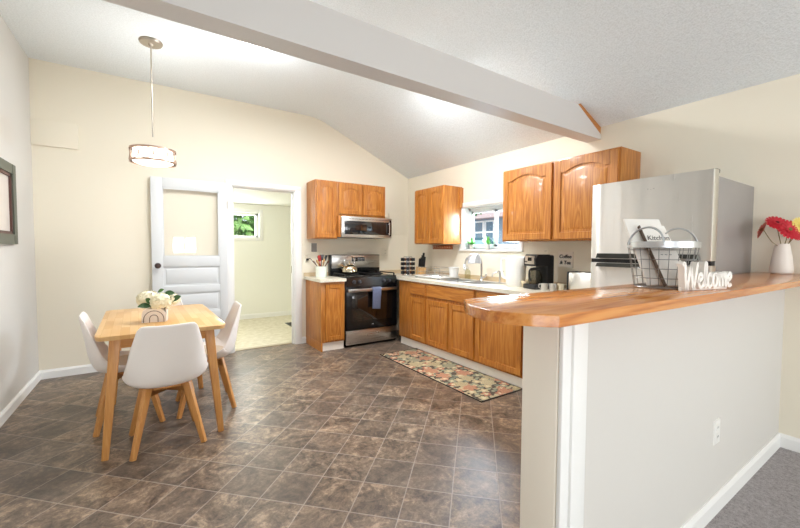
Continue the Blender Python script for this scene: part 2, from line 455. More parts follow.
# floor: vinyl in the kitchen and dining area, carpet in the living room
struct(MB().box(LW-T, RW+T, .676, B+.06, -.06, 0).box(LW-T, .956, -.2, .676, -.06, 0).build('floor', TILE))
struct(MB().box(.956, RW+T, -.2, .676, -.06, .006).box(LW-T, RW+T, REAR-T, -.2, -.06, .006).build('floor_carpet', CARPET))
# back wall with the doorway
OX0, OX1, OZ = .785, 1.545, 1.995
struct(MB().box(LW-T, OX0, B, B+T, 0, 3.1).box(OX1, RW+T, B, B+T, 0, 3.1).box(OX0, OX1, B, B+T, OZ, 3.1).build('wall_back', CREAM))
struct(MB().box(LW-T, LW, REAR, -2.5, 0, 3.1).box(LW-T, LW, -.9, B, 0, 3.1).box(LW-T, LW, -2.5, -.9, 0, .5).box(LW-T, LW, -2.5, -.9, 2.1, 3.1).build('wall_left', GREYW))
WY0, WY1, WZ0, WZ1 = 2.66, 3.55, 1.25, 1.785
D = .15
struct(MB().box(RW, RW+D, REAR, WY0, 0, 3.1).box(RW, RW+D, WY1, B+T, 0, 3.1).box(RW, RW+D, WY0, WY1, 0, WZ0).box(RW, RW+D, WY0, WY1, WZ1, 3.1).build('wall_right', CREAM))
# rear living room wall with two windows (behind the camera)
m = MB()
for x0, x1, z0, z1 in ((LW-T, .3, 0, 3.1), (.3, .48, 0, 3.1), (1.14, 1.4, 0, 3.1), (.48, 1.14, 0, 1.07), (.48, 1.14, 1.6, 3.1), (1.4, 1.85, 0, 3.1), (1.85, 3.05, 2.2, 3.1), (1.85, 3.05, 0, .3), (3.05, RW+T, 0, 3.1)):
    m.box(x0, x1, REAR-T, REAR, z0, z1)
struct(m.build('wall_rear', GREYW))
# vaulted ceiling: flat, then sloping down to the right wall (rounded bend)
prof = [(LW-T, CZ)]
for k in range(7):
    t = k/6; x = BX-.16+.32*t
    prof.append((x, (1-t)**2*CZ+2*t*(1-t)*CZ+t*t*czs(BX+.16)))
prof += [(RW+T+.05, czs(RW+T+.05)), (RW+T+.05, 3.2), (LW-T, 3.2)]
struct(MB().prism(prof, REAR-T, B+T, lambda u, w_, d: (u, d, w_)).build('ceiling', CEIL, smooth=20))

# tie beam with the bare wood filler board at its angled end
bm_ = struct(MB().prism([(LW, 2.238), (RW, 2.226), (RW, 2.268), (2.965, 2.452), (LW, 2.462)], 1.807, 1.937, lambda u, w_, d: (u, d, w_)).build('ceiling_beam', BEAM), 'long white painted tie beam crossing under the vaulted ceiling')
MB().prism([(RW, 2.268), (RW, 2.335), (3.0, 2.472), (2.965, 2.452)], 1.812, 1.95, lambda u, w_, d: (u, d, w_)).build('filler_board', OAKD, bm_)['label'] = 'bare brown wood filler board at the beam end'

# baseboards
def base_prof(h=.085): return [(0, 0), (.014, 0), (.014, h-.02), (.007, h-.004), (.005, h), (0, h)]
def baseboard(name, p0, p1, n):
    p0, p1, n = Vector(p0), Vector(p1), Vector(n); ax = (p1-p0)
    return struct(MB().prism(base_prof(), 0, 1, lambda u, w_, d: p0+ax*d+n*u+Vector((0, 0, w_))).build(name, WHITE, smooth=0))
baseboard('baseboard_left', (LW, -.9, 0), (LW, B, 0), (1, 0, 0))
baseboard('baseboard_back', (LW, B, 0), (OX0-.065, B, 0), (0, -1, 0))
baseboard('baseboard_back', (OX1+.08, B, 0), (1.68, B, 0), (0, -1, 0))
baseboard('baseboard_right', (RW, REAR, .006), (RW, .615, .006), (-1, 0, 0))
baseboard('baseboard_peninsula', (1.062, .615, .006), (RW, .615, .006), (0, -1, 0))

# doorway casing and jamb
def casing(name, parts, m=WHITE):
    q = MB()
    for a in parts: q.box(*a, .004)
    return struct(q.build(name, m))
casing('trim_1', [(OX0-.062, OX0+.004, B-.018, B, 0, OZ+.05), (OX1-.004, OX1+.078, B-.018, B, 0, OZ+.05), (OX0-.062, OX1+.078, B-.02, B, OZ-.004, OZ+.052),
                  (OX0-.004, OX0+.016, B-.006, B+T, 0, OZ), (OX1-.016, OX1+.004, B-.006, B+T, 0, OZ), (OX0, OX1, B-.006, B+T, OZ-.016, OZ+.004),
                  (OX1-.032, OX1-.014, B+.04, B+.075, 0, OZ), (OX0+.014, OX0+.032, B+.04, B+.075, 0, OZ), (OX0, OX1, B+.04, B+.075, OZ-.032, OZ-.014)])
struct(MB().box(OX0, OX1, B+.055, B+T+.01, 0, .006).build('trim_2', mat('threshold_metal', '#b9ab92', .4, .5)))
struct(MB().box(OX1-.0335, OX1-.0315, B+.045, B+.07, .93, 1.02).build('trim_3', NICKEL))

# the white half-glazed door, swung open flat against the back wall
dx0, dx1, dy0, dy1, dz0, dz1 = -.005, .728, B-.062, B-.024, .012, 2.0
door = bpy.data.objects.new('door_1', None); COL.objects.link(door); door.location = (dx1, B, 0); struct(door, 'white half-glazed panel door swung open against the cream wall')
o_ = (dx1, B, 0)
m = MB(o_)
gx0, gx1, gz0, gz1 = .098, .645, 1.155, 1.892
m.box(dx0, gx0, dy0, dy1, dz0, dz1, .003).box(gx1, dx1, dy0, dy1, dz0, dz1, .003)
for z0, z1 in ((gz1, dz1), (1.045, gz0), (.755, .835), (.45, .54), (dz0, .22)): m.box(gx0-.002, gx1+.002, dy0, dy1, z0, z1, .003)
m.build('stiles_and_rails', DOORW, door)
for z0, z1 in ((.835, 1.045), (.54, .755), (.22, .45)):
    m = MB(o_).box(gx0, gx1, dy0+.014, dy1-.014, z0, z1)
    m.prism([(gx0+.02, z0+.02), (gx1-.02, z0+.02), (gx1-.02, z1-.02), (gx0+.02, z1-.02)], dy0+.014, dy0+.006, lambda u, w_, d: (u, d, w_), [(gx0+.035, z0+.035), (gx1-.035, z0+.035), (gx1-.035, z1-.035), (gx0+.035, z1-.035)])
    m.build('panel', DOORW, door)
MB(o_).box(gx0-.004, gx1+.004, dy0+.016, dy0+.022, gz0-.004, gz1+.004).build('glass_pane', GLASS, door)
m = MB(o_)
for a in ((gx0, gx0+.012, gz0, gz1), (gx1-.012, gx1, gz0, gz1), (gx0, gx1, gz0, gz0+.012), (gx0, gx1, gz1-.012, gz1)): m.box(a[0], a[1], dy0+.004, dy0+.016, a[2], a[3])
m.build('glazing_bead', DOORW, door)
Mk = Matrix.Translation((.048, dy0, 1.062)) @ Matrix.Rotation(PI/2, 4, 'X')
MB(o_).lathe([(0, 0), (.026, .001), (.026, .006), (.012, .010), (.010, .03), (.026, .04), (.030, .052), (.024, .064), (0, .068)], M=Mk, seg=18).build('door_knob', mat('dark_bronze_knob', '#4a3c38', .35, .7), door)
for z in (.25, 1.75): MB(o_).cyl((dx1+.006, dy0+.004, z-.045), (dx1+.006, dy0+.004, z+.045), .006, seg=8).build('hinge', NICKEL, door)

# utility room beyond the doorway
UY = 6.97
UX0, UX1, UZ = -.4, 2.75, 2.025
struct(MB().box(UX0, UX1, B+.06, UY+.1, -.06, 0).build('floor_utility', LINO))
wx0, wx1, wz0, wz1 = .92, 1.60, 1.445, 1.875
struct(MB().box(UX0, wx0, UY, UY+T, 0, 2.2).box(wx1, UX1, UY, UY+T, 0, 2.2).box(wx0, wx1, UY, UY+T, 0, wz0).box(wx0, wx1, UY, UY+T, wz1, 2.2)
       .build('wall_utility_back', UTIL))
struct(MB().box(UX0-.1, UX0, B+T, UY+T, 0, 2.2).build('wall_utility_left', UTIL))
struct(MB().box(UX1, UX1+.1, B+T, UY+T, 0, 2.2).build('wall_utility_right', UTIL))
struct(MB().box(UX0-.1, UX1+.1, B+T, UY+T, UZ, UZ+.1).build('ceiling_utility', mat('white_ceiling_paint', '#f0f0ea', .8)))
baseboard('baseboard_utility', (UX0, UY, 0), (UX1, UY, 0), (0, -1, 0))
wn = bpy.data.objects.new('window_2', None); COL.objects.link(wn); wn.location = (1.26, UY, 1.64); struct(wn, 'small white framed window in the utility room')
o_ = (1.26, UY, 1.64)
m = MB(o_)
for a in ((wx0-.065, wx0, wz0-.06, wz1+.06), (wx1, wx1+.065, wz0-.06, wz1+.06), (wx0, wx1, wz1, wz1+.06), (wx0, wx1, wz0-.06, wz0)): m.box(a[0], a[1], UY-.018, UY, a[2], a[3], .003)
m.build('casing', WHITE, wn)
m = MB(o_)
for a in ((wx0, wx0+.05, wz0, wz1), (wx1-.05, wx1, wz0, wz1), (wx0, wx1, wz1-.04, wz1), (wx0, wx1, wz0, wz0+.03)): m.box(a[0], a[1], UY+.05, UY+.1, a[2], a[3], .003)
m.build('sash', PLAST, wn)
MB(o_).box(wx0+.03, wx1-.03, UY+.075, UY+.079, wz0+.02, wz1-.02).build('pane', GLASS, wn)
vt = thing('floor_vent', 'dark metal floor vent in the cream floor beyond the doorway', 'vent', (1.93, 6.08, 0))
m = MB(); m.box(-.10, .10, -.17, .17, 0, .006, .002); m.build('frame', mat('dark_vent_metal', '#3b4240', .5, .4), vt)
m = MB()
for k in range(9): m.box(-.08, .08, -.145+k*.033, -.13+k*.033, .006, .009)
m.build('louvre', BLACKM, vt)

# rear windows (behind the camera)
def rear_window(name, x0, x1, z0, z1):
    w_ = bpy.data.objects.new(name, None); COL.objects.link(w_); w_.location = ((x0+x1)/2, REAR, (z0+z1)/2); struct(w_)
    o_ = w_.location.copy(); m = MB(o_)
    for a in ((x0-.07, x0, z0-.07, z1+.07), (x1, x1+.07, z0-.07, z1+.07), (x0, x1, z1, z1+.07), (x0, x1, z0-.07, z0)): m.box(a[0], a[1], REAR, REAR+.018, a[2], a[3])
    m.build('casing', WHITE, w_)
    m = MB(o_); xm = (x0+x1)/2
    for a in ((x0, x0+.04, z0, z1), (x1-.04, x1, z0, z1), (x0, x1, z1-.04, z1), (x0, x1, z0, z0+.04), (xm-.02, xm+.02, z0, z1)): m.box(a[0], a[1], REAR-.08, REAR-.04, a[2], a[3])
    m.build('sash', PLAST, w_)
rear_window('window_3', .48, 1.14, 1.07, 1.6); rear_window('window_4', 1.85, 3.05, .3, 2.2)

# kitchen window
wn = bpy.data.objects.new('window_1', None); COL.objects.link(wn); wn.location = (RW, 3.1, 1.5); struct(wn, 'white sliding window above the kitchen sink')
o_ = (RW, 3.1, 1.5)
m = MB(o_)
for y0, y1, z0, z1 in ((WY0-.05, WY0, WZ0-.02, WZ1+.055), (WY1, WY1+.055, WZ0-.02, WZ1+.055), (WY0, WY1, WZ1, WZ1+.055)): m.box(RW-.014, RW, y0, y1, z0, z1, .003)
m.build('casing', WHITE, wn)
MB(o_).box(RW-.025, RW+.09, WY0-.05, WY1+.055, WZ0-.022, WZ0, .003).build('sill', WHITE, wn)
m = MB(o_)  # reveal liners
m.box(RW, RW+.1, WY0-.001, WY0+.01, WZ0, WZ1).box(RW, RW+.1, WY1-.01, WY1+.001, WZ0, WZ1).box(RW, RW+.1, WY0, WY1, WZ1-.01, WZ1+.001)
m.build('reveal', WHITE, wn)
VIN = mat('white_vinyl_frame', '#e4ecf0', .4)
m = MB(o_)
for y0, y1, z0, z1 in ((WY0+.01, WY0+.045, WZ0, WZ1-.01), (WY1-.045, WY1-.01, WZ0, WZ1-.01), (WY0, WY1, WZ1-.05, WZ1-.01), (WY0, WY1, WZ0, WZ0+.035)): m.box(RW+.09, RW+.15, y0, y1, z0, z1, .003)
m.build('frame', VIN, wn)
ym = 3.10
for y0, y1, xx in ((ym-.01, WY1-.045, .10), (WY0+.045, ym+.03, .122)):
    m = MB(o_)
    for a in ((y0, y0+.035, WZ0+.035, WZ1-.05), (y1-.035, y1, WZ0+.035, WZ1-.05), (y0, y1, WZ1-.08, WZ1-.05), (y0, y1, WZ0+.035, WZ0+.065)): m.box(RW+xx, RW+xx+.02, a[0], a[1], a[2], a[3], .002)
    s_ = m.build('sash', VIN, wn)
    MB(o_).box(RW+xx+.008, RW+xx+.011, y0+.03, y1-.03, WZ0+.06, WZ1-.075).build('pane', GLASS, s_)

# peninsula half wall
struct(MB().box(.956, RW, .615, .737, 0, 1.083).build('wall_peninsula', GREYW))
struct(MB().box(.950, .992, .607, .62, 0, 1.083, .003).box(.99, 1.062, .599, .617, 0, 1.083, .003).build('trim_4', WHITE))
struct(MB().box(.946, .957, .622, .74, 0, 1.083, .002).build('trim_5', mat('pale_cream_trim_paint', '#f3ebdc', .5)))

# ------------------------------------------------------------------ outside
struct(MB().box(RW+D, 30, -6, 30, -.2, -.1).build('ground_outside', DECK))
struct(MB().box(-6, RW+D, B+T+2.35, 16, -.7, -.5).build('ground_yard', GRASS))
hs = thing('neighbour_house', 'blue-grey neighbouring house with white windows seen through the kitchen window', 'house', (14, 12, -.1))
o_ = (14, 12, -.1)
MB(o_).box(14, 20, 8, 20, -.1, 2.9).build('wall', SIDING, hs)
MB(o_).prism([(13.4, 2.78), (17, 5.0), (20.6, 2.78)], 7.5, 20.5, lambda u, w_, d: (u, d, w_)).build('roof', ROOF, hs)
for y0, y1 in ((9.6, 10.2), (11.3, 11.9), (12.8, 13.27), (13.5, 14.02), (15.6, 16.2)):
    m = MB(o_); z0, z1 = 1.75, 2.62; zm = 2.12
    for a in ((y0-.09, y0, z0-.08, z1+.08), (y1, y1+.09, z0-.08, z1+.08), (y0, y1, z1, z1+.08), (y0, y1, z0-.08, z0), (y0, y1, zm-.04, zm+.04)): m.box(13.94, 14.02, *a)
    f_ = m.build('window_frame', WHITE, hs)
    MB(o_).box(13.97, 14.01, y0, y1, z0, z1).build('window_pane', WGL, f_)
cr_ = thing('parked_car', 'dark teal car parked outside beyond the kitchen window', 'car', (9.4, 8.9, -.1), .25)
m = MB()
cp = [(-2.0, .35), (-2.05, .75), (-1.9, 1.05), (-1.2, 1.12), (-.55, 1.72), (.95, 1.76), (1.65, 1.25), (2.0, 1.18), (2.1, .6), (2.0, .32)]
m.prism(cp, -.82, .82, lambda u, w_, d: (d, u, w_)); m.build('body', mat('car_paint', '#4f7486', .25, .2, coat=.5), cr_)
MB().prism([(-1.0, 1.16), (-.5, 1.64), (.9, 1.68), (1.45, 1.25)], -.83, .83, lambda u, w_, d: (d, u, w_)).build('window_glass', mat('car_glass', '#9fb4c0', .05), cr_)
for yy in (-1.25, 1.3):
    for sx in (-1, 1): MB().cyl((sx*.70, yy, .32), (sx*.85, yy, .32), .32, seg=20).build('wheel', BLACKM, cr_)
def leafcloud(m, c, rad, n, s, sc=(1, 1, 1)):
    for k in range(n):
        while True:
            p = Vector((random.uniform(-1, 1), random.uniform(-1, 1), random.uniform(-1, 1)))
            if .35 < p.length < 1: break
        p = Vector((p.x*rad*sc[0], p.y*rad*sc[1], p.z*rad*sc[2]))+Vector(c)
        R = Euler((random.uniform(0, 6), random.uniform(0, 6), random.uniform(0, 6))).to_matrix(); ss = s*random.uniform(.6, 1.3)
        m.poly([p+R @ Vector(q) for q in ((0, -ss, 0), (ss*.45, 0, ss*.12), (0, ss, 0), (-ss*.45, 0, ss*.12))])
def tree(name, label, loc, cz, rad, n, s, mats, sc=(1, 1, 1)):
    t = thing(name, label, 'tree', loc)
    MB().tube([(0, 0, 0), (.05, .03, cz*.6), (0, 0, cz)], .13, 8, r2=.05).build('trunk', mat('bark_'+name, '#5b4a3c', .9), t)
    for k, mm in enumerate(mats):
        m = MB(); leafcloud(m, (random.uniform(-.3, .3)*rad, random.uniform(-.3, .3)*rad, cz), rad, n, s, sc); m.build('foliage', mm, t, smooth=0)
tree('garden_tree', 'green leafy tree outside the utility room window', (1.7, 9.9, -.5), 2.3, 1.5, 1300, .13, (mat('pale_tree_leaf', '#a5cf80', .5), LEAFB, LEAF), (1.25, .7, 1.0))
tree('young_tree', 'leafy tree top beside the roof seen through the kitchen window', (11.5, 11.75, -.1), 3.15, .55, 260, .09, (LEAFB, LEAF), (.7, .7, .6))

# ------------------------------------------------------------------ cabinets
def fx(x0): return lambda u, w_, d: (x0-d, u, w_)        # face towards -x, u = y
def fy(y0): return lambda u, w_, d: (u, y0-d, w_)        # face towards -y, u = x
def arch_pts(u0, u1, zb, zt, rise, n=12):
    """outline whose top is a shallow cathedral arch"""
    pts = [(u0, zb), (u1, zb)]
    sh = (u1-u0)*.10
    pts.append((u1, zt-rise)); pts.append((u1-sh, zt-rise))
    for k in range(1, n):
        t = k/n; pts.append((u1-sh-(u1-u0-2*sh)*t, zt-rise+rise*math.sin(PI*t)**.8))
    pts += [(u0+sh, zt-rise), (u0, zt-rise)]
    return pts
def cab_door(o_, parent, f, u0, u1, z0, z1, arch=True, name='door', mm=None, st=.055):
    """frame-and-panel oak door"""
    m = MB(o_); t0, t1 = .002, .020
    m.prism([(u0, z0), (u1, z0), (u1, z1), (u0, z1)], 0, .010, f)
    m.prism([(u0, z0), (u0+st, z0), (u0+st, z1), (u0, z1)], .008, t1, f, [(u0+.003, z0+.003), (u0+st-.002, z0+.003), (u0+st-.002, z1-.003), (u0+.003, z1-.003)])
    m.prism([(u1-st, z0), (u1, z0), (u1, z1), (u1-st, z1)], .008, t1, f, [(u1-st+.002, z0+.003), (u1-.003, z0+.003), (u1-.003, z1-.003), (u1-st+.002, z1-.003)])
    m.prism([(u0+st-.001, z0), (u1-st+.001, z0), (u1-st+.001, z0+st), (u0+st-.001, z0+st)], .008, t1-.0006, f, [(u0+st-.003, z0+.003), (u1-st+.003, z0+.003), (u1-st+.003, z0+st-.003), (u0+st-.003, z0+st-.003)])
    ia, ib, zt = u0+st, u1-st, z1-st
    if arch:
        rise = min(.045, (ib-ia)*.13)
        ap = arch_pts(ia, ib, z0+st, zt, rise)
        top = [(ia, z1-.002), (ib, z1-.002)]+ap[2:]
        m.prism(top, .008, t1-.0006, f)
        e = .016; e2 = .042
        m.prism(arch_pts(ia+e, ib-e, z0+st+e, zt-e, rise), .009, .0175, f, arch_pts(ia+e2, ib-e2, z0+st+e2, zt-e2, rise*.9))
    else:
        m.prism([(ia, z1-st), (ib, z1-st), (ib, z1-.002), (ia, z1-.002)], .008, t1-.0006, f)
        e = .006
        m.prism([(ia+e, z0+st+e), (ib-e, z0+st+e), (ib-e, zt-e), (ia+e, zt-e)], .009, .0125, f, [(ia+e+.012, z0+st+e+.012), (ib-e-.012, z0+st+e+.012), (ib-e-.012, zt-e-.012), (ia+e+.012, zt-e-.012)])
    return m.build(name, mm or OAK, parent, smooth=25)
def drawer_front(o_, parent, f, u0, u1, z0, z1, mm):
    m = MB(o_)
    m.prism([(u0, z0), (u1, z0), (u1, z1), (u0, z1)], 0, .012, f)
    m.prism([(u0, z0), (u1, z0), (u1, z1), (u0, z1)], .012, .020, f, [(u0+.012, z0+.012), (u1-.012, z0+.012), (u1-.012, z1-.012), (u0+.012, z1-.012)])
    return m.build('drawer', mm, parent, smooth=25)

# back wall, left of and above the range
YU = B-.31
o_ = (1.845, B, 1.378); c = thing('wall_cabinet', 'narrow single-door honey oak wall cabinet beside the microwave', 'cabinet', o_)
MB(o_).box(1.70, 1.992, YU, B, 1.378, 2.112, .002).build('body', OAK, c)
cab_door(o_, c, fy(YU), 1.712, 1.975, 1.39, 2.098)
o_ = (2.355, B, 1.685); cmw = c = thing('wall_cabinet', 'short two-door honey oak cabinet above the microwave', 'cabinet', o_)
MB(o_).box(1.994, 2.716, YU, B, 1.672, 2.112, .002).build('body', OAK, c)
cab_door(o_, c, fy(YU), 2.01, 2.342, 1.70, 2.098); cab_door(o_, c, fy(YU), 2.362, 2.704, 1.70, 2.098)
# right wall, either side of the window
XU = RW-.31
o_ = (RW, 3.86, 1.32); c = thing('wall_cabinet', 'two-door honey oak wall cabinet between the room corner and the sink window', 'cabinet', o_)
MB(o_).box(XU, RW, 3.572, 4.165, 1.318, 2.045, .002).build('body', OAK, c)
cab_door(o_, c, fx(XU), 3.862, 4.155, 1.328, 2.035); cab_door(o_, c, fx(XU), 3.584, 3.855, 1.328, 2.035)
MB(o_).box(RW-.06, RW, 3.552, 3.572, 1.78, 2.03).build('filler_strip', OAK, c)
o_ = (RW, 2.05, 1.33); c = thing('wall_cabinet', 'large two-door honey oak wall cabinet between the window and the fridge', 'cabinet', o_)
MB(o_).box(XU, RW, 1.478, 2.632, 1.332, 2.046, .002).build('body', OAK, c)
cab_door(o_, c, fx(XU), 2.062, 2.618, 1.345, 2.032, st=.062); cab_door(o_, c, fx(XU), 1.492, 2.035, 1.345, 2.032, st=.062)

CT = .884
KICK = mat('cream_toe_kick_paint', '#f7f1e6', .45)
# base cabinet left of the range
o_ = (1.835, B, 0); c = thing('base_cabinet', 'single-door honey oak base cabinet beside the range and the doorway', 'cabinet', o_)
MB(o_).box(1.682, 1.992, 4.25, B, .105, CT-.038, .002).box(1.682, 1.70, 4.25, B, 0, .106).build('body', OAK, c)
MB(o_).box(1.70, 1.99, 4.275, 4.30, 0, .105).build('toe_kick', KICK, c)
cab_door(o_, c, fy(4.25), 1.735, 1.975, .13, .82, arch=False, st=.05)
# base run under the window wall
XB = 2.721
def base_right(y0, y1, label, doors, drawers, mm=None):
    o_ = (RW, (y0+y1)/2, 0); c = thing('base_cabinet', label, 'cabinet', o_, group='base cabinets along the window wall')
    m = MB(o_); z0, z1 = .105, CT-.038
    m.box(XB, XB+.02, y0+.001, y1-.001, z0, z1, .002).box(XB+.02, RW-.004, y0+.001, y0+.02, z0, z1).box(XB+.02, RW-.004, y1-.02, y1-.001, z0, z1).box(XB+.02, RW-.004, y0+.02, y1-.02, z0, z0+.02).box(RW-.016, RW-.004, y0+.02, y1-.02, z0, z1)
    m.build('body', OAK, c)
    MB(o_).box(2.752, 2.775, y0+.001, y1-.001, 0, .105).build('toe_kick', KICK, c)
    for a in doors: cab_door(o_, c, fx(XB), a[0], a[1], .128, .655, arch=False, st=.055)
    for a in drawers: drawer_front(o_, c, fx(XB), a[0], a[1], .685, .828, OAKY)
    return c
base_right(3.52, 4.118, 'honey oak corner base cabinet with one narrow door and drawer beside the range', [(3.535, 3.845)], [(3.535, 3.845)])
base_right(2.708, 3.52, 'double-door honey oak base cabinet under the sink', [(3.125, 3.505), (2.722, 3.10)], [(2.722, 3.505)])
base_right(2.115, 2.708, 'single wide-door honey oak base cabinet next to the peninsula end', [(2.132, 2.692)], [(2.132, 2.692)])
base_right(1.50, 2.115, 'honey oak base cabinet hidden behind the peninsula beside the fridge', [(1.515, 2.10)], [(1.515, 2.10)])

# worktops
def poly_slab(o_, pts, z0, z1): return MB(o_).prism(pts, z0, z1, lambda u, w_, d: (u, w_, d))
wt = tag(poly_slab((1.83, B, CT), [(1.655, 4.205), (1.996, 4.205), (1.996, B-.002), (1.655, B-.002)], CT-.036, CT).build('worktop', LAM), 'short speckled cream worktop beside the range under the utensil crock', 'worktop')
MB((1.83, B, CT)).box(1.655, 1.996, B-.016, B-.002, CT, CT+.05).build('upstand', TANB, wt)
XC = 2.69
SX0, SX1, SY0, SY1 = 2.79, 3.19, 2.72, 3.44
m = MB((RW, 3.1, CT))
for a in ((XC, SX0, 1.50, 4.118), (SX1, RW-.002, 1.50, 4.118), (SX0, SX1, 1.50, SY0), (SX0, SX1, SY1, 4.118), (2.78, RW-.002, 4.118, B-.002)): m.box(a[0], a[1], a[2], a[3], CT-.036, CT)
wt = tag(m.build('worktop', LAM), 'long speckled cream worktop running under the sink window', 'worktop')
MB((RW, 3.1, CT)).box(RW-.016, RW-.002, 1.50, B-.002, CT, CT+.05).box(2.78, RW-.016, B-.016, B-.002, CT, CT+.05).build('upstand', TANB, wt)

# double-bowl sink
sk = thing('sink', 'stainless double-bowl sink set into the worktop under the window', 'sink', (2.99, 3.08, CT)); o_ = (2.99, 3.08, CT)
m = MB(o_)
ymid = 3.08
SINKM = mat('satin_sink_steel', '#dededc', .42, .85)
for a in ((SX0-.015, SX0+.02, SY0-.015, SY1+.015), (SX1-.06, SX1+.015, SY0-.015, SY1+.015), (SX0+.02, SX1-.06, SY0-.015, SY0+.02), (SX0+.02, SX1-.06, SY1-.02, SY1+.015), (SX0+.02, SX1-.06, ymid-.02, ymid+.02)): m.box(a[0], a[1], a[2], a[3], CT-.003, CT+.005)
m.build('rim', SINKM, sk)
for y0, y1 in ((SY0+.02, ymid-.02), (ymid+.02, SY1-.02)):
    m = MB(o_); x0, x1 = SX0+.02, SX1-.06; zb = CT-.17
    m.box(x0, x1, y0, y1, zb-.003, zb).box(x0-.003, x0, y0, y1, zb, CT).box(x1, x1+.003, y0, y1, zb, CT).box(x0, x1, y0-.003, y0, zb, CT).box(x0, x1, y1, y1+.003, zb, CT)
    bw = m.build('bowl', SINKM, sk)
    MB(o_).lathe([(0, 0), (.03, 0), (.035, .004), (0, .002)], ((x0+x1)/2, (y0+y1)/2, zb)).build('drain', CHROME, bw)
fa = thing('faucet', 'tall arched chrome kitchen faucet behind the sink', 'faucet', (3.165, 3.07, CT+.005))
MB().lathe([(.028, 0), (.028, .006), (.018, .02), (.014, .05), (0, .05)]).build('base', CHROME, fa)
pts = [(0, 0, .04), (0, 0, .20)]+[(-.10+.10*math.cos(a), .03*(1-math.cos(a)), .20+.095*math.sin(a)) for a in [PI*k/10 for k in range(1, 10)]]+[(-.20, .06, .19)]
MB().tube(pts, .011, 10).build('spout', CHROME, fa)
MB().tube([(-.20, .06, .195), (-.205, .062, .13)], .015, 10, r2=.02).build('spray_head', CHROME, fa)
MB().tube([(.0, -.015, .035), (.0, -.06, .05), (-.01, -.085, .085)], .007, 8).build('lever', CHROME, fa)
ft = thing('filter_tap', 'small square chrome filter tap to the side of the sink', 'tap', (3.16, 2.79, CT+.005))
MB().lathe([(.02, 0), (.02, .006), (.010, .012), (.010, .12), (0, .12)]).build('post', CHROME, ft)
MB().tube([(0, 0, .115), (-.02, .005, .118), (-.09, .02, .10), (-.10, .022, .06)], .007, 8).build('spout', CHROME, ft)
MB().box(-.01, .01, -.05, .02, .12, .132, .003).build('lever', CHROME, ft)
# dishcloth draped over the spout
P = []
for i in range(15):
    s_ = (i/14-.5)*2; row = []
    for j in range(7):
        yy = (j/6-.5)*.11
        a = s_*1.25
        zz = .008*math.sin(j*1.9+i*.3)
        row.append((3.065+.06*math.sin(a)+.004*math.sin(j*2.1), 3.085+yy+zz*.5, CT+.005+.31+.006-(abs(s_)**1.6)*.115+(.002*math.sin(j*2))))
    P.append(row)
dc = tag(MB((3.065, 3.085, CT+.2)).grid(P).build('dishcloth', CLOTH), 'white dishcloth draped over the arched faucet', 'cloth')
sm = dc.modifiers.new('s', 'SOLIDIFY'); sm.thickness = .004; sm.offset = 1
bt = thing('soap_bottle', 'clear glass soap bottle with a pump by the sink', 'bottle', (3.235, 3.37, CT))
MB().lathe([(0, 0), (.033, 0), (.036, .01), (.036, .09), (.028, .11), (.013, .12), (.013, .13), (0, .13)]).build('bottle', glassmat('pale_soap_glass', (.85, .85, .75, 1)), bt)
MB().lathe([(.015, .128), (.015, .142), (.005, .144), (.005, .165), (0, .165)]).tube([(0, 0, .163), (-.04, 0, .166), (-.045, 0, .158)], .005, 8).build('pump', CHROME, bt)

# ------------------------------------------------------------------ range, microwave, fridge
R0, R1, RY = 2.003, 2.768, 4.235
o_ = (2.385, B, 0)
rg = thing('range', 'black and stainless gas range between the oak base cabinets', 'range', o_)
MB(o_).box(R0, R1, RY+.03, B-.03, .02, .885, .003).build('body', BLACK, rg)
MB(o_).box(R0+.01, R1-.01, RY+.04, B-.06, 0, .03).build('plinth', BLACKM, rg)
od = MB(o_).box(R0+.006, R1-.006, RY, RY+.03, .222, .765, .006).build('oven_door', BLACK, rg)
MB(o_).box(R0+.085, R1-.085, RY-.003, RY+.004, .325, .665, .004).build('oven_window', BGLASS, od)['label'] = 'dark brown glass oven window'
m = MB(o_).box(R0+.012, R1-.012, RY-.055, RY-.035, .708, .748, .008)
for xx in (R0+.05, R1-.05): m.box(xx-.015, xx+.015, RY-.04, RY+.002, .715, .742, .003)
m.build('handle', STEELX, od)['label'] = 'long stainless oven door handle'
b_ = text_bm('~', .05, .0008); m = MB(o_); b_.transform(Matrix.Translation((2.385, RY-.001, .275)) @ Matrix.Rotation(PI/2, 4, 'X')); m.merge(b_); m.build('lettering', mat('silver_lettering', '#c9c9c9', .4), od, smooth=0)
m = MB(o_)
for z in (.42, .54): m.cyl((R0+.1, RY+.0, z), (R1-.1, RY+.0, z), .003, seg=6)
m.build('oven_rack', CHROME, od)
dr = MB(o_).box(R0+.006, R1-.006, RY, RY+.03, .035, .212, .005).build('drawer', STEELX, rg); dr['label'] = 'brushed stainless storage drawer'
hp = [(2.385-.09, RY-.001, .145), (2.385-.085, RY-.012, .148), (2.385+.085, RY-.012, .148), (2.385+.09, RY-.001, .145), ]
MB(o_).box(2.30, 2.475, RY-.016, RY+.001, .143, .153, .004).box(2.30, 2.312, RY-.016, RY+.001, .128, .15, .003).box(2.463, 2.475, RY-.016, RY+.001, .143, .166, .003).build('handle', CHROME, dr)
pn = MB(o_).prism([(RY+.002, .772), (RY+.035, .772), (RY+.07, .885), (RY+.028, .885)], R0+.004, R1-.004, lambda u, w_, d: (d, u, w_)).build('control_panel', BLACK, rg)
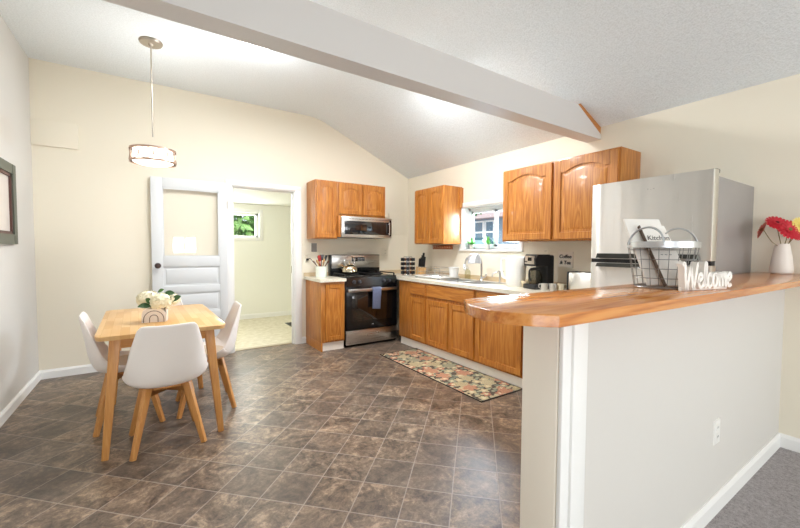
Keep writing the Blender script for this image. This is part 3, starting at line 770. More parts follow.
for xx in (2.12, 2.20, 2.56, 2.64, 2.385):
    if xx == 2.385: continue
    Mk = Matrix.Translation((xx, RY+.014, .83)) @ Matrix.Rotation(PI/2-.22, 4, 'X')
    MB(o_).lathe([(0, 0), (.024, 0), (.022, .012), (.017, .026), (0, .027)], M=Mk, seg=16).obox(Mk @ Matrix.Translation((0, 0, .028)), .007, .032, .008, .001).build('knob', mat('dark_steel_knob', '#56565a', .3, .7), rg)
MB(o_).box(R0+.002, R1-.002, RY+.025, B-.09, .885, .898, .003).build('cooktop', BLACK, rg)
for x0, x1 in ((R0+.02, 2.38), (2.39, R1-.02)):
    m = MB(o_); y0, y1, z = RY+.06, B-.12, .925
    for p in (((x0, y0), (x1, y0)), ((x0, y1), (x1, y1)), ((x0, y0), (x0, y1)), ((x1, y0), (x1, y1)), ((x0, (y0+y1)/2), (x1, (y0+y1)/2)), (((x0+x1)/2, y0), ((x0+x1)/2, y1))):
        m.bar((p[0][0], p[0][1], z), (p[1][0], p[1][1], z), .012, .014)
    for xx in (x0, x1):
        for yy in (y0, y1): m.box(xx-.007, xx+.007, yy-.007, yy+.007, .896, z)
    m.build('grate', IRON, rg)
    for yy in (y0+.12, y1-.12): MB(o_).lathe([(0, 0), (.045, 0), (.045, .012), (.03, .016), (0, .016)], ((x0+x1)/2, yy, .897), 16).build('burner', IRON, rg)
bgd = MB(o_).box(R0-.012, R1-.008, B-.085, B-.012, .885, 1.168, .006).build('backguard', BLACK, rg)
pl = MB(o_).box(R0+.01, R1-.012, B-.091, B-.083, .985, 1.160, .003).build('steel_panel', STEELX, bgd); pl['label'] = 'stainless panel across the backguard'
dsp = MB(o_).box(2.31, 2.51, B-.094, B-.090, 1.075, 1.135, .002).build('display', BLACK, bgd)
BTN = mat('grey_buttons', '#8b9298', .5)
for k in range(4):
    MB(o_).box(2.325+k*.012, 2.333+k*.012, B-.0955, B-.0935, 1.09, 1.12).build('button', BTN, bgd)
    for j in range(2): MB(o_).box(2.40+k*.025, 2.418+k*.025, B-.0955, B-.0935, 1.085+j*.022, 1.10+j*.022).build('button', BTN, bgd)

# towel over the oven handle
P = []
for i in range(19):
    t = i/18; row = []
    for j in range(9):
        u = j/8-.5
        xx = 2.405+u*(.135-.02*t)+.004*math.sin(t*5)
        fold = .006*math.sin(j*1.7+t*3)
        if t < .15: yy, zz = RY-.029, .70+t/.15*.045
        elif t < .3: a = (t-.15)/.15*PI; yy, zz = RY-.045+.016*math.cos(a), .748+.009*math.sin(a)
        else: yy, zz = RY-.062-.006*math.sin((t-.3)*4), .745-(t-.3)/.7*.265
        row.append((xx, yy+(-abs(fold) if t > .3 else 0), zz-(.012*u*t if t > .3 else 0)))
    P.append(row)
tw = tag(MB((2.405, RY-.05, .6)).grid(P).build('dish_towel', TOWEL, smooth=60), 'grey-blue dish towel hanging over the oven door handle', 'towel')
sm = tw.modifiers.new('s', 'SOLIDIFY'); sm.thickness = .005; sm.offset = -1
# kettle
kt = thing('kettle', 'shiny steel whistling kettle on the left rear burner of the range', 'kettle', (2.20, 4.54, .933))
KM = mat('polished_champagne_steel', '#d8cdb4', .12, 1)
MB().lathe([(0, 0), (.095, 0), (.105, .012), (.102, .05), (.085, .085), (.05, .108), (.035, .112), (0, .112)], seg=28).build('body', KM, kt)
MB().lathe([(.045, .108), (.04, .118), (.012, .124), (.010, .136), (.017, .142), (.012, .152), (0, .154)], seg=20).build('lid', KM, kt)
MB().tube(catmull([(-.075, 0, .06), (-.115, 0, .095), (-.135, 0, .12)], 4), .022, 10, r2=.013).build('spout', KM, kt)
MB().tube(catmull([(-.06, 0, .10), (-.07, 0, .17), (-.02, 0, .215), (.05, 0, .205), (.075, 0, .15), (.07, 0, .095)], 5), .009, 10).build('handle', CHROME, kt)

MB((2.355, B, 1.685)).box(1.9925, 2.016, B-.37, B, 1.40, 1.672, .001).build('filler_panel', OAKD, cmw)
o_ = (2.395, B, 1.40)
mw = thing('microwave', 'stainless over-the-range microwave under the oak cabinet', 'microwave', o_)
MB(o_).box(2.02, 2.772, B-.36, B, 1.398, 1.670, .003).build('body', mat('microwave_case', '#3a3a3c', .4, .5), mw)
dr = MB(o_).box(2.018, 2.774, B-.392, B-.36, 1.398, 1.671, .006).build('door', STEELX, mw)
MB(o_).box(2.06, 2.735, B-.396, B-.39, 1.438, 1.612, .004).build('window', MWGLASS, dr)['label'] = 'dark glass microwave window'
MB(o_).box(2.737, 2.765, B-.396, B-.39, 1.425, 1.645, .002).build('control_strip', BLACK, dr)
MB(o_).box(2.715, 2.729, B-.425, B-.414, 1.44, 1.61, .004).box(2.717, 2.727, B-.42, B-.39, 1.45, 1.465).box(2.717, 2.727, B-.42, B-.39, 1.585, 1.60).build('handle', STEEL, dr)
m = MB(o_)
for k in range(14): m.box(2.06+k*.05, 2.10+k*.05, B-.3935, B-.391, 1.637, 1.642)
m.build('vent_slots', SLOT, dr)

# fridge
FX, FB, FY0, FY1 = 2.60, 2.665, .775, 1.472
o_ = (2.97, 1.12, 0)
fr = thing('refrigerator', 'stainless top-freezer refrigerator standing behind the bar', 'refrigerator', o_)
MB(o_).box(FB, RW-.004, FY0+.004, FY1-.004, .03, 1.672, .004).build('cabinet', STEELS, fr)
MB(o_).box(FB+.03, RW-.05, FY0+.03, FY1-.03, 0, .04).build('base_grille', BLACKM, fr)
def dslab(z0, z1, name):
    # gently bowed door front
    prof = [(FB-.004, FY0), (FX+.014, FY0), (FX+.004, FY0+.006), (FX, FY0+.018)]+[(FX-.010*math.sin(PI*k/10), FY0+.018+(FY1-FY0-.036)*k/10) for k in range(1, 10)]+[(FX, FY1-.018), (FX+.004, FY1-.006), (FX+.014, FY1), (FB-.004, FY1)]
    return MB(o_).prism(prof, z0, z1, lambda u, w_, d: (u, w_, d)).build(name, STEEL, fr, smooth=40)
fz = dslab(1.192, 1.705, 'freezer_door'); fd = dslab(.06, 1.165, 'fridge_door')
MB(o_).box(FX+.012, FB, FY0+.006, FY1-.006, 1.163, 1.194).build('door_gap_gasket', BLACKM, fr)
for z0, z1, p, hz in ((1.196, 1.228, fz, 1), (1.138, 1.163, fd, 0)):
    MB(o_).prism([(FY0+.05, z0), (FY1-.06, z0), (FY1-.07, z1), (FY0+.06, z1)], .008, .036, fx(FX)).build('handle', mat('dark_steel_handle', '#3a3b38', .3, .6) if hz else mat('mid_grey_handle', '#4a4b47', .35, .6), p)  # lower handle in a slightly lighter grey metal
MB(o_).box(FB-.03, FB+.03, FY0+.005, FY0+.05, 1.69, 1.712, .004).build('hinge_cover', BLACKM, fr)
b_ = text_bm('- . -', .03, .0006); m = MB(o_); b_.transform(Matrix.Translation((FX-.0095, 1.09, 1.635)) @ Matrix.Rotation(-PI/2, 4, 'Z') @ Matrix.Rotation(PI/2, 4, 'X')); m.merge(b_); m.build('badge', mat('pale_badge', '#a9a9a7', .3, .8), fz, smooth=0)

# ------------------------------------------------------------------ bar top
arc = catmull([(.722, .472, 0), (.676, .52, 0), (.642, .595, 0), (.664, .684, 0), (.722, .766, 0)], 6)
pts = [(p.x, p.y) for p in arc]+[(.98, .764), (1.6, .752), (2.6, .757), (RW-.002, .757), (RW-.002, .40), (2.26, .429), (1.27, .449)]
b = bmesh.new()
lo = [b.verts.new((x, y, 1.084)) for x, y in pts]; hi = [b.verts.new((x, y, 1.112)) for x, y in pts]; n = len(pts)
b.faces.new(lo[::-1]); tf = b.faces.new(hi)
for i in range(n): b.faces.new((lo[i], lo[(i+1) % n], hi[(i+1) % n], hi[i]))
bmesh.ops.recalc_face_normals(b, faces=b.faces[:])
bmesh.ops.bevel(b, geom=[e for e in b.edges if all(v in hi for v in e.verts)], offset=.004, segments=2, profile=.5, affect='EDGES')
bt = tag(MB((.96, .615, 1.084)).merge(b).build('bar_top', PINEM), 'thick glossy honey wood bar top with a rounded end on the half wall', 'counter')
br = tag(MB((2.07, .60, 1.03)).prism([(.615, 1.083), (.54, 1.083), (.606, 1.03), (.615, 1.03)], 2.062, 2.078, lambda u, w_, d: (d, u, w_)).build('shelf_bracket', WHITE), 'small white bracket under the bar top on the half wall', 'bracket')

# wall plates
def outlet(label, loc, face, m=PLATE, kind='outlet', sx=.07, sz=.115, group=None):
    t = thing('outlet' if kind == 'outlet' else 'light_switch', label, kind, loc)
    f = {'x': fx(0), 'y': fy(0)}[face]
    MB().prism([(-sx/2, -sz/2), (sx/2, -sz/2), (sx/2, sz/2), (-sx/2, sz/2)], 0, .006, f, [(-sx/2+.003, -sz/2+.003), (sx/2-.003, -sz/2+.003), (sx/2-.003, sz/2-.003), (-sx/2+.003, sz/2-.003)]).build('cover_plate', m, t)
    if kind == 'outlet':
        for dz in (-.022, .022):
            q = MB().prism([(-.016, dz-.014), (.016, dz-.014), (.016, dz+.014), (-.016, dz+.014)], .005, .008, f).build('socket', m, t)
            MB().prism([(-.008, dz-.004), (-.005, dz-.004), (-.005, dz+.007), (-.008, dz+.007)], .0075, .0085, f).prism([(.005, dz-.004), (.008, dz-.004), (.008, dz+.007), (.005, dz+.007)], .0075, .0085, f).build('slot', SLOT, q)
    else:
        MB().prism([(-.006, -.012), (.006, -.012), (.006, .012), (-.006, .012)], .005, .014, f).build('toggle', m, t)
    return t
outlet('white electrical outlet low on the half wall below the bar', (2.198, .615, .40), 'y', PLAST)
outlet('ivory electrical outlet on the back wall between range and corner', (2.905, B, 1.205), 'y', PLATE, sx=.115)
outlet('ivory electrical outlet with a black plug above the crock', (1.70, B, 1.13), 'y', PLATE)
outlet('small ivory light switch beside the doorway casing under the narrow cabinet', (1.665, B, 1.335), 'y', PLATE, 'switch', .05, .10)
outlet('grey light switch plate on the wall above the utensil crock', (1.80, B, 1.265), 'y', GREYP, 'switch', .075, .115)
outlet('ivory electrical outlet on the wall behind the coffee maker', (RW, 2.335, 1.215), 'x', PLATE)
pg = thing('power_plug', 'black power plug with a cord in the outlet above the crock', 'plug', (1.70, B-.0085, 1.108))
MB().box(-.016, .016, -.03, 0, -.014, .014, .005).build('plug_body', BLACKM, pg)
MB().tube(catmull([(0, -.03, 0), (.02, -.06, .012), (.07, -.05, -.04), (.13, -.035, -.10), (.20, -.03, -.19)], 5), .004, 6).build('cord', BLACKM, pg)
sw = outlet('pale grey switch plate on the wall behind the gerbera vase', (RW, .52, 1.40), 'x', mat('pale_grey_plate', '#9fa296', .4), 'switch', .115, .075)
# painted breaker panel door and boarded patch
bp = thing('breaker_panel', 'cream painted breaker panel door flush in the back wall by the corner', 'panel', (3.13, B, 1.63))
MB().box(-.165, .165, -.006, 0, -.165, .165, .002).build('frame', CREAM, bp)
MB().box(-.15, .15, -.010, -.005, -.15, .15, .002).build('panel_door', CREAM, bp)
MB().box(-.156, -.146, -.016, -.008, -.035, .035, .002).build('latch', PLATE, bp)
struct(MB().box(LW, -.575, B-.022, B, 2.195, 2.435, .004).build('trim_6', CREAM), 'cream boarded-over patch high on the back wall')
# picture on the left wall
pc = thing('framed_picture', 'grey-green framed picture hanging on the near left wall', 'picture', (LW, 3.8, 1.58))
o_ = (LW, 3.8, 1.58)
m = MB(o_)
py0, py1, pz0, pz1 = 3.35, 4.135, 1.272, 1.885; fw = .075
fl = lambda u, w_, d: (LW+d, u, w_)
m.prism([(py0, pz0), (py1, pz0), (py1, pz0+fw), (py0, pz0+fw)], 0, .028, fl).prism([(py0, pz1-fw), (py1, pz1-fw), (py1, pz1), (py0, pz1)], 0, .028, fl)
m.prism([(py0, pz0), (py0+fw, pz0), (py0+fw, pz1), (py0, pz1)], 0, .03, fl).prism([(py1-fw, pz0), (py1, pz0), (py1, pz1), (py1-fw, pz1)], 0, .03, fl)
m.build('frame', FRAMEG, pc)
m = MB(o_); i0, i1, j0, j1 = py0+fw, py1-fw, pz0+fw, pz1-fw; e = .022
for a in ((i0, i0+e, j0, j1), (i1-e, i1, j0, j1), (i0, i1, j0, j0+e), (i0, i1, j1-e, j1)): m.prism([(a[0], a[2]), (a[1], a[2]), (a[1], a[3]), (a[0], a[3])], 0, .02, fl)
m.build('inner_frame', INNERF, pc)
MB(o_).prism([(i0, j0), (i1, j0), (i1, j1), (i0, j1)], 0, .008, fl).build('print', ARTW, pc)

# ------------------------------------------------------------------ lights
pdx, pdy = .022, 3.839
pd = thing('pendant_light', 'nickel pendant lamp with a crystal ring drum shade over the table', 'lamp', (pdx, pdy, CZ))
MB().lathe([(0, 0), (.085, 0), (.088, -.006), (.080, -.020), (.02, -.024), (.012, -.04), (0, -.04)], seg=28).build('canopy', NICKEL, pd)
MB().cyl((0, 0, -.03), (0, 0, -.79), .006, seg=10).build('rod', NICKEL, pd)
zt, zb, sr = 2.083-CZ, 1.965-CZ, .165
sh = MB().lathe([(sr, zt), (sr+.004, zt), (sr+.004, zt-.014), (sr, zt-.014), (sr, zt)], seg=40).lathe([(sr, zb+.014), (sr+.004, zb+.014), (sr+.004, zb), (sr, zb), (sr, zb+.014)], seg=40)
for k in range(3):
    a = 2*PI*k/3; sh.cyl((0, 0, zt-.004), (sr*math.cos(a), sr*math.sin(a), zt-.004), .003, seg=6)
sh = sh.build('shade_frame', mat('champagne_nickel', '#c5a898', .3, 1), pd)
nr = 10
for k in range(nr):
    a = 2*PI*k/nr; hw = 2*PI*sr/nr/2*.98; hh = (zt-zb-.028)/2
    MB().tube([((sr+.003)*math.cos(a+hw*math.cos(t)/sr), (sr+.003)*math.sin(a+hw*math.cos(t)/sr), (zt+zb)/2+hh*math.sin(t)) for t in [2*PI*q/20 for q in range(20)]], .0032, 6, closed=True).build('ring', MATS['champagne_nickel'], sh)
MB().lathe([(sr-.02, zt-.01), (sr-.018, zb+.008), (sr-.05, zb-.006), (0, zb-.008), (0, zb-.004), (sr-.05, zb-.002), (sr-.022, zb+.010), (sr-.024, zt-.01)], seg=32).build('diffuser', mat('frosted_lit_diffuser', '#ffffff', .3, emit='#fff4e2', es=2.6), pd)['label'] = 'glowing white glass diffuser'
point('pendant_bulb', (pdx, pdy, 1.90), 1.5, .12, (1, .97, .92))
l = bpy.data.lights.new('pendant_uplight', 'SPOT'); l.energy = 22; l.spot_size = 2.75; l.spot_blend = 1; l.shadow_soft_size = .12; l.color = (1, .99, .96)
o = bpy.data.objects.new('pendant_uplight', l); COL.objects.link(o); o.location = (pdx+.05, pdy-.03, 2.10); o.rotation_euler = (PI, 0, 0)
cl = thing('ceiling_light', 'round lit flush dome light on the ceiling beyond the beam', 'lamp', (.74, 3.25, CZ))
MB().lathe([(0, 0), (.16, 0), (.165, -.008), (.15, -.022), (0, -.022)], seg=32).build('base', WHITE, cl)
MB().lathe([(.148, -.02), (.135, -.045), (.095, -.068), (.045, -.08), (0, -.083)], seg=32).build('dome', LAMPW, cl)
l = bpy.data.lights.new('dome_lamp', 'AREA'); l.shape = 'DISK'; l.size = .3; l.energy = 24; l.color = (.95, .97, 1)
o = bpy.data.objects.new('dome_lamp', l); COL.objects.link(o); o.location = (.74, 3.25, CZ-.10)
point('dome_bulb', (.74, 3.25, CZ-.34), 11, .07, (.95, .97, 1))
point('added_ceiling_fill', (2.2, 2.95, czs(2.2)-.55), 5, .1, (.95, .97, 1))  # added point lamp hanging free of any fixture, brightens the sloped ceiling
sl = thing('ceiling_light', 'added unseen flush dome light on the sloped ceiling, hidden by the beam', 'lamp', (1.95, 2.72, czs(1.95)))  # fixture added out of sight to even out the kitchen light
sl.rotation_euler = (0, math.atan(SLOPE), 0)
MB().lathe([(0, 0), (.16, 0), (.165, -.008), (.15, -.022), (0, -.022)], seg=32).build('base', WHITE, sl)
MB().lathe([(.148, -.02), (.135, -.045), (.095, -.068), (.045, -.08), (0, -.083)], seg=32).build('dome', LAMPW, sl)
l2 = bpy.data.lights.new('added_kitchen_fill', 'AREA'); l2.shape = 'DISK'; l2.size = .3; l2.energy = 44; l2.color = (.97, .98, 1)  # added disk lamp, lifts the dim kitchen corner
o = bpy.data.objects.new('added_kitchen_fill', l2); COL.objects.link(o); o.location = (1.95-.11*math.sin(math.atan(SLOPE)), 2.72, czs(1.95)-.11)
# unseen ceiling fixture and lamp added to brighten the utility room
ul = thing('ceiling_light', 'added unseen flush dome light in the utility room', 'lamp', (.3, 5.9, UZ))
MB().lathe([(0, 0), (.15, 0), (.15, -.02), (0, -.02)], seg=24).build('base', WHITE, ul)
MB().lathe([(.14, -.02), (.12, -.06), (.06, -.08), (0, -.085)], seg=24).build('dome', LAMPW, ul)
point('added_utility_fill', (.3, 5.9, UZ-.18), 20, .1, (.95, .97, 1))

# ------------------------------------------------------------------ dining set
TH = .745
tc = (.045, 3.235)
tb = thing('dining_table', 'light butcher-block dining table with splayed beech legs', 'table', (tc[0], tc[1], 0), .03)
hw, hl, cr2 = .343, .565, .05
cor = []
for cx, cy, a0 in ((hw-cr2, hl-cr2, 0), (-hw+cr2, hl-cr2, PI/2), (-hw+cr2, -hl+cr2, PI), (hw-cr2, -hl+cr2, 1.5*PI)):
    for k in range(7): a = a0+PI/2*k/6; cor.append((cx+cr2*math.cos(a), cy+cr2*math.sin(a)))
b = bmesh.new()
lo = [b.verts.new((x*.985, y*.99, TH-.026)) for x, y in cor]; hi = [b.verts.new((x, y, TH)) for x, y in cor]; n = len(cor)
b.faces.new(lo[::-1]); b.faces.new(hi)
for i in range(n): b.faces.new((lo[i], lo[(i+1) % n], hi[(i+1) % n], hi[i]))
bmesh.ops.bevel(b, geom=[e for e in b.edges if all(v in hi for v in e.verts)], offset=.005, segments=2, profile=.5, affect='EDGES')
MB().merge(b).build('tabletop', BUTCHER, tb)
for sx in (-1, 1):
    for sy in (-1, 1):
        MB().bar((sx*.25, sy*.45, TH-.026), (sx*.312, sy*.478, 0), .058, .05, .036, .034, side=(1, 0, 0), bev=.006).build('leg', BEECH, tb)
for sy in (-1, 1): MB().box(-.245, .245, sy*.455-.011, sy*.455+.011, TH-.096, TH-.026, .002).build('apron', wood('beech_rail_x%d' % sy, '#c2854a', '#d09553', '#dda968', 0, .42, 1.2, .1, .25), tb)
for sx in (-1, 1): MB().box(sx*.25-.011, sx*.25+.011, -.45, .45, TH-.096, TH-.026, .002).build('apron', wood('beech_rail_y%d' % sx, '#c2854a', '#d09553', '#dda968', 1, .42, 1.2, .1, .25), tb)

def make_chair(label):
    t = thing('dining_chair', label, 'chair', group='shell chairs around the dining table')
    prof = [(.218, .412), (.17, .415), (.08, .398), (-.02, .388), (-.11, .388), (-.18, .418), (-.216, .50), (-.232, .60), (-.248, .70), (-.262, .795)]
    hwid = [.125, .185, .21, .222, .228, .227, .217, .197, .173, .147]
    curl = [.012, .045, .06, .07, .095, .105, .09, .065, .04, .02]
    pc_ = catmull([(p[0], p[1], h) for p, h in zip(prof, hwid)], 4); cc = catmull([(c_, 0, 0) for c_ in curl], 4)
    P = []
    for i, p in enumerate(pc_):
        a = pc_[max(i-1, 0)]; c_ = pc_[min(i+1, len(pc_)-1)]
        t_ = Vector((0, c_.x-a.x, c_.y-a.y)).normalized(); nn = Vector((0, t_.z, -t_.y))   # towards the sitter
        row = []
        for j in range(17):
            s_ = (j/16-.5)*2
            wv = p.z*math.sin(s_*PI/2*.92)/math.sin(PI/2*.92)
            lift = cc[i].x*abs(s_)**2.4
            top = .012*(abs(s_)**2-abs(s_)**6*2.6) if i == len(pc_)-1 else 0
            row.append(Vector((wv, p.x, p.y+top))+nn*lift)
        P.append(row)
    sh = MB().grid(P); bmesh.ops.recalc_face_normals(sh.bm, faces=sh.bm.faces[:])
    sh = sh.build('seat_shell', SHELL, t, smooth=180)
    md = sh.modifiers.new('thick', 'SOLIDIFY'); md.thickness = .011; md.offset = 0
    md = sh.modifiers.new('sub', 'SUBSURF'); md.levels = 1; md.render_levels = 1
    # cushion follows the seat
    C = []
    for r_ in range(7):
        rr = r_/6; C.append((.175*math.sin(rr*PI/2), .432+.02*math.cos(rr*PI/2)))
    m = MB().lathe([(0, .41)]+[(.165, .413), (.177, .424)]+C[::-1], (0, .02, 0), 28, sy=1.0); m.build('cushion', CUSH, t, smooth=180)
    for sx in (-1, 1):
        for sy in (-1, 1):
            MB().bar((sx*.105, sy*.095-.005, .385), (sx*.188, sy*.188, 0), .052, .028, .03, .024, side=(sx, sy, 0), bev=.004).build('leg', BEECH, t)
    m = MB()
    for sx in (-1, 1): m.bar((sx*.125, sx*.115, .352), (-sx*.125, -sx*.115, .352), .024, .045, bev=.003)
    for sx in (-1, 1): m.bar((sx*.125, -sx*.115, .352), (-sx*.125, sx*.115, .352), .024, .045, bev=.003)
    m.build('leg_brace', BEECH, t)
    MB().box(-.075, .075, -.085, .085, .36, .388, .004).build('mount_block', BEECH, t)
    return t
ch = make_chair('white shell chair with its back to the camera at the near end of the table')
ch.location = (.062, 2.845, 0); ch.rotation_euler = (0, 0, .05)
dup(ch, (-.155, 3.32, 0), -PI/2+.06, 'white shell chair on the left wall side of the table, facing right')
dup(ch, (.335, 3.315, 0), PI/2-.03, 'white shell chair on the doorway side of the table, seen in profile')
dup(ch, (.075, 3.86, 0), PI+.05, 'white shell chair at the far end of the table, mostly hidden by flowers')

# planter with hydrangeas
px, py = .008, 3.07
pt = thing('planter_box', 'small blush and white box planter with wire arches on the table', 'planter', (px, py, TH), -.12)
MB().prism([(-.07, 0), (.07, 0), (.07, .055), (.055, .082), (.03, .09), (-.04, .092), (-.062, .08), (-.07, .055)], -.05, .045, lambda u, w_, d: (u, d, w_)).build('box', PINKW, pt)
for r_, h_ in ((.058, .078), (.024, .05)):
    MB().tube([(-r_, -.053, .001)]+[(-r_*math.cos(a), -.053, h_-r_+r_*math.sin(a)) for a in [PI*k/12 for k in range(13)]]+[(r_, -.053, .001)], .0022, 6).build('wire_arch', mat('thin_brown_wire%d' % int(h_*1000), '#7a6252', .4, .6), pt)
MB().box(.068, .076, -.04, .05, .0, .085, .006).build('white_side', CERAM, pt)
def hydrangea(label, loc, r, seed):
    random.seed(seed)
    t = thing('hydrangea', label, 'flower', (px, py, TH+.085), group='hydrangea blooms in the table planter')
    m = MB(); c = Vector(loc)
    for k in range(120):
        z = 1-1.75*(k+.5)/120; a = k*2.39996; q = math.sqrt(max(0, 1-z*z)); d = Vector((q*math.cos(a), q*math.sin(a), z))
        d = (d+Vector((random.uniform(-.1, .1), random.uniform(-.1, .1), random.uniform(-.1, .1)))).normalized()
        p = c+Vector((d.x*r, d.y*r, d.z*r*.8))*random.uniform(.82, 1.14)
        u = d.orthogonal().normalized(); v = d.cross(u); a0 = random.uniform(0, 6); s_ = r*.3
        for i in range(4):
            a1 = a0+i*PI/2; e1 = u*math.cos(a1)+v*math.sin(a1); e2 = u*math.cos(a1+.7)+v*math.sin(a1+.7); e0 = u*math.cos(a1-.7)+v*math.sin(a1-.7)
            m.poly([p, p+e0*s_*.7+d*.002, p+e1*s_*1.1+d*.004, p+e2*s_*.7+d*.002])
    m.ball(c, r*.78, 12, (1, 1, .8))
    m.build('bloom', PETW, t, smooth=0)
    MB().tube([(loc[0]*.3, loc[1]*.3, -.05), tuple(c)], .004, 6).build('stem', STEM, t)
    return t
def leaf_into(m, base, tip, wid, up=Vector((0, 0, 1))):
    base, tip = Vector(base), Vector(tip); ax = tip-base; sd = ax.cross(up).normalized()
    rows = []
    for k in range(7):
        s_ = k/6; ww = wid*math.sin(PI*min(.98, .06+s_*.94))**.8; p = base+ax*s_-up*(.25*ax.length*(s_-.4)**2)
        rows.append([p-sd*ww+up*ww*.3, p, p+sd*ww+up*ww*.3])
    m.grid(rows)
h1 = hydrangea('cream hydrangea bloom at the front of the planter, largest of three', (.035, -.03, .052), .062, 1)
h2 = hydrangea('cream hydrangea bloom at the left of the planter', (-.035, .01, .07), .06, 2)
h3 = hydrangea('cream hydrangea bloom at the rear right of the planter', (.092, .03, .052), .054, 3)
UPL = Vector((-.1, -.75, .65))
m = MB(); leaf_into(m, (-.02, -.06, .03), (-.095, -.08, .035), .022, UPL); leaf_into(m, (-.02, -.055, .045), (-.05, -.08, .085), .018, UPL); m.build('leaf', LEAFD, h2, smooth=60)
m = MB(); leaf_into(m, (.055, .0, .10), (.12, -.02, .105), .022, UPL); leaf_into(m, (.10, -.02, .05), (.155, -.04, .085), .022, UPL); m.build('leaf', LEAFD, h3, smooth=60)
m = MB(); leaf_into(m, (.02, -.01, .115), (.055, -.03, .135), .014, UPL); m.build('leaf', LEAF, h1, smooth=60)

# rug
rgx = tag(MB((2.5, 2.95, 0)).box(2.225, 2.745, 2.14, 3.76, 0, .007, .003).build('rug', RUG), 'floral runner rug on the tile floor in front of the sink cabinets', 'rug')
m = MB((2.5, 2.95, 0))
for a in ((2.22, 2.75, 2.132, 2.146), (2.22, 2.75, 3.754, 3.768), (2.22, 2.23, 2.132, 3.768), (2.74, 2.75, 2.132, 3.768)): m.box(a[0], a[1], a[2], a[3], 0, .008, .002)
m.build('bound_edge', RUGB, rgx)

# ------------------------------------------------------------------ worktop items
# crock and utensils
ck = tag(MB((1.795, 4.53, CT)).lathe([(0, 0), (.062, 0), (.068, .008), (.068, .13), (.072, .142), (.066, .142), (.062, .13), (.062, .012), (0, .012)], (1.795, 4.53, CT), 28).build('utensil_crock', CROCK), 'pale ceramic crock full of utensils on the small worktop', 'crock')
WSP = wood('light_spoon_wood', '#b98a52', '#d0a46c', '#dfba86', 2, .5, 2)
DSP = wood('dark_spoon_wood', '#4a2a1c', '#6a4028', '#7c5034', 2, .5, 2)
REDS = mat('red_silicone', '#b23a34', .5)
uts = [('wooden_spoon', 'light wooden spoon with a round bowl at the front of the crock', WSP, .02, -.03, .18, 'spoon'), ('wooden_spoon', 'slim light wooden spoon leaning left in the crock', WSP, -.05, -.02, .17, 'spoon'), ('wooden_spoon', 'dark wooden spoon leaning far left in the crock', DSP, -.075, .0, .16, 'spoon'),
       ('spatula', 'red silicone spatula standing in the middle of the crock', REDS, -.01, .02, .20, 'flat'), ('spatula', 'black plastic turner leaning right in the crock', BLACKM, .055, .01, .205, 'flat'), ('spatula', 'broad black turner at the back of the crock', BLACKM, .02, .035, .21, 'flat'),
       ('ladle', 'dark brown wooden ladle at the right of the crock', DSP, .075, -.01, .165, 'spoon'), ('spatula', 'dark wooden flat scraper between the spoons in the crock', DSP, -.03, .01, .19, 'flat')]
for nm, lb, mm, tx, ty, h_, kd in uts:
    t = thing(nm, lb, 'utensil', (1.795, 4.53, CT+.013), group='utensils in the crock')
    top = Vector((tx, ty, h_)); bs = Vector((-tx*.45, -ty*.45, .003)); ax = (top-bs).normalized()
    MB().tube([bs, top], .006, 8).build('handle', mm, t)
    q = ax.to_track_quat('Z', 'Y').to_matrix().to_4x4()
    if kd == 'spoon': MB().ball((0, 0, 0), .028, 14, (.75, .28, 1.1)).xf(Matrix.Translation(top+ax*.018) @ q).build('bowl', mm, t)
    else: MB().obox(Matrix.Translation(top+ax*.03) @ q, .05, .006, .075, .002).build('blade', mm, t)

# spice rack
sr_ = thing('spice_rack', 'revolving chrome spice rack in the worktop corner by the knife block', 'rack', (2.955, 4.26, CT))
MB().lathe([(0, 0), (.085, 0), (.088, .006), (.085, .014), (0, .014)], seg=28).lathe([(0, .255), (.06, .255), (.062, .26), (.05, .268), (0, .27)], seg=28).cyl((0, 0, .01), (0, 0, .26), .022, seg=16).build('carousel', CHROME, sr_)
m = MB()
for k in range(8): m.tube([(.062*math.cos(2*PI*(k+.5)/8+.2), .062*math.sin(2*PI*(k+.5)/8+.2), z) for z in (.012, .258)], .0025, 6)
m.build('upright_wires', CHROME, sr_)
jar0 = None
SPC = [mat('spice_%d' % k, c_, .7) for k, c_ in enumerate(('#7b4a26', '#8a3a22', '#6b6a3a', '#b08a4a', '#4a3a2e'))]
for z in range(4):
    for k in range(8):
        a = 2*PI*k/8+.2; loc = (2.955+.052*math.cos(a), 4.26+.052*math.sin(a), CT+.022+z*.06)
        lb = 'small spice jar with a black cap in the %s tier of the spice rack' % ('lowest', 'second', 'third', 'top')[z]
        if jar0 is None:
            jar0 = thing('spice_jar', lb, 'jar', loc, 0, 'spice jars in the revolving rack')
            M9 = Matrix.Rotation(PI/2, 4, 'Y')
            MB().lathe([(0, -.01), (.019, -.01), (.020, 0), (.020, .028), (0, .028)], seg=12, M=M9).xf(Matrix.Translation((0, 0, .021))).build('glass_jar', glassmat('jar_glass', (.8, .7, .6, 1)), jar0)
            MB().lathe([(0, -.009), (.017, -.009), (.018, 0), (.018, .022), (0, .022)], seg=12, M=M9).xf(Matrix.Translation((0, 0, .021))).build('spice', SPC[0], jar0)
            MB().lathe([(0, .028), (.0225, .028), (.0225, .046), (0, .046)], seg=12, M=M9).xf(Matrix.Translation((0, 0, .021))).build('cap', BLACKM, jar0)
            jar0.rotation_euler = (0, 0, a)
        else: dup(jar0, loc, a, lb, 'spice jars in the revolving rack')

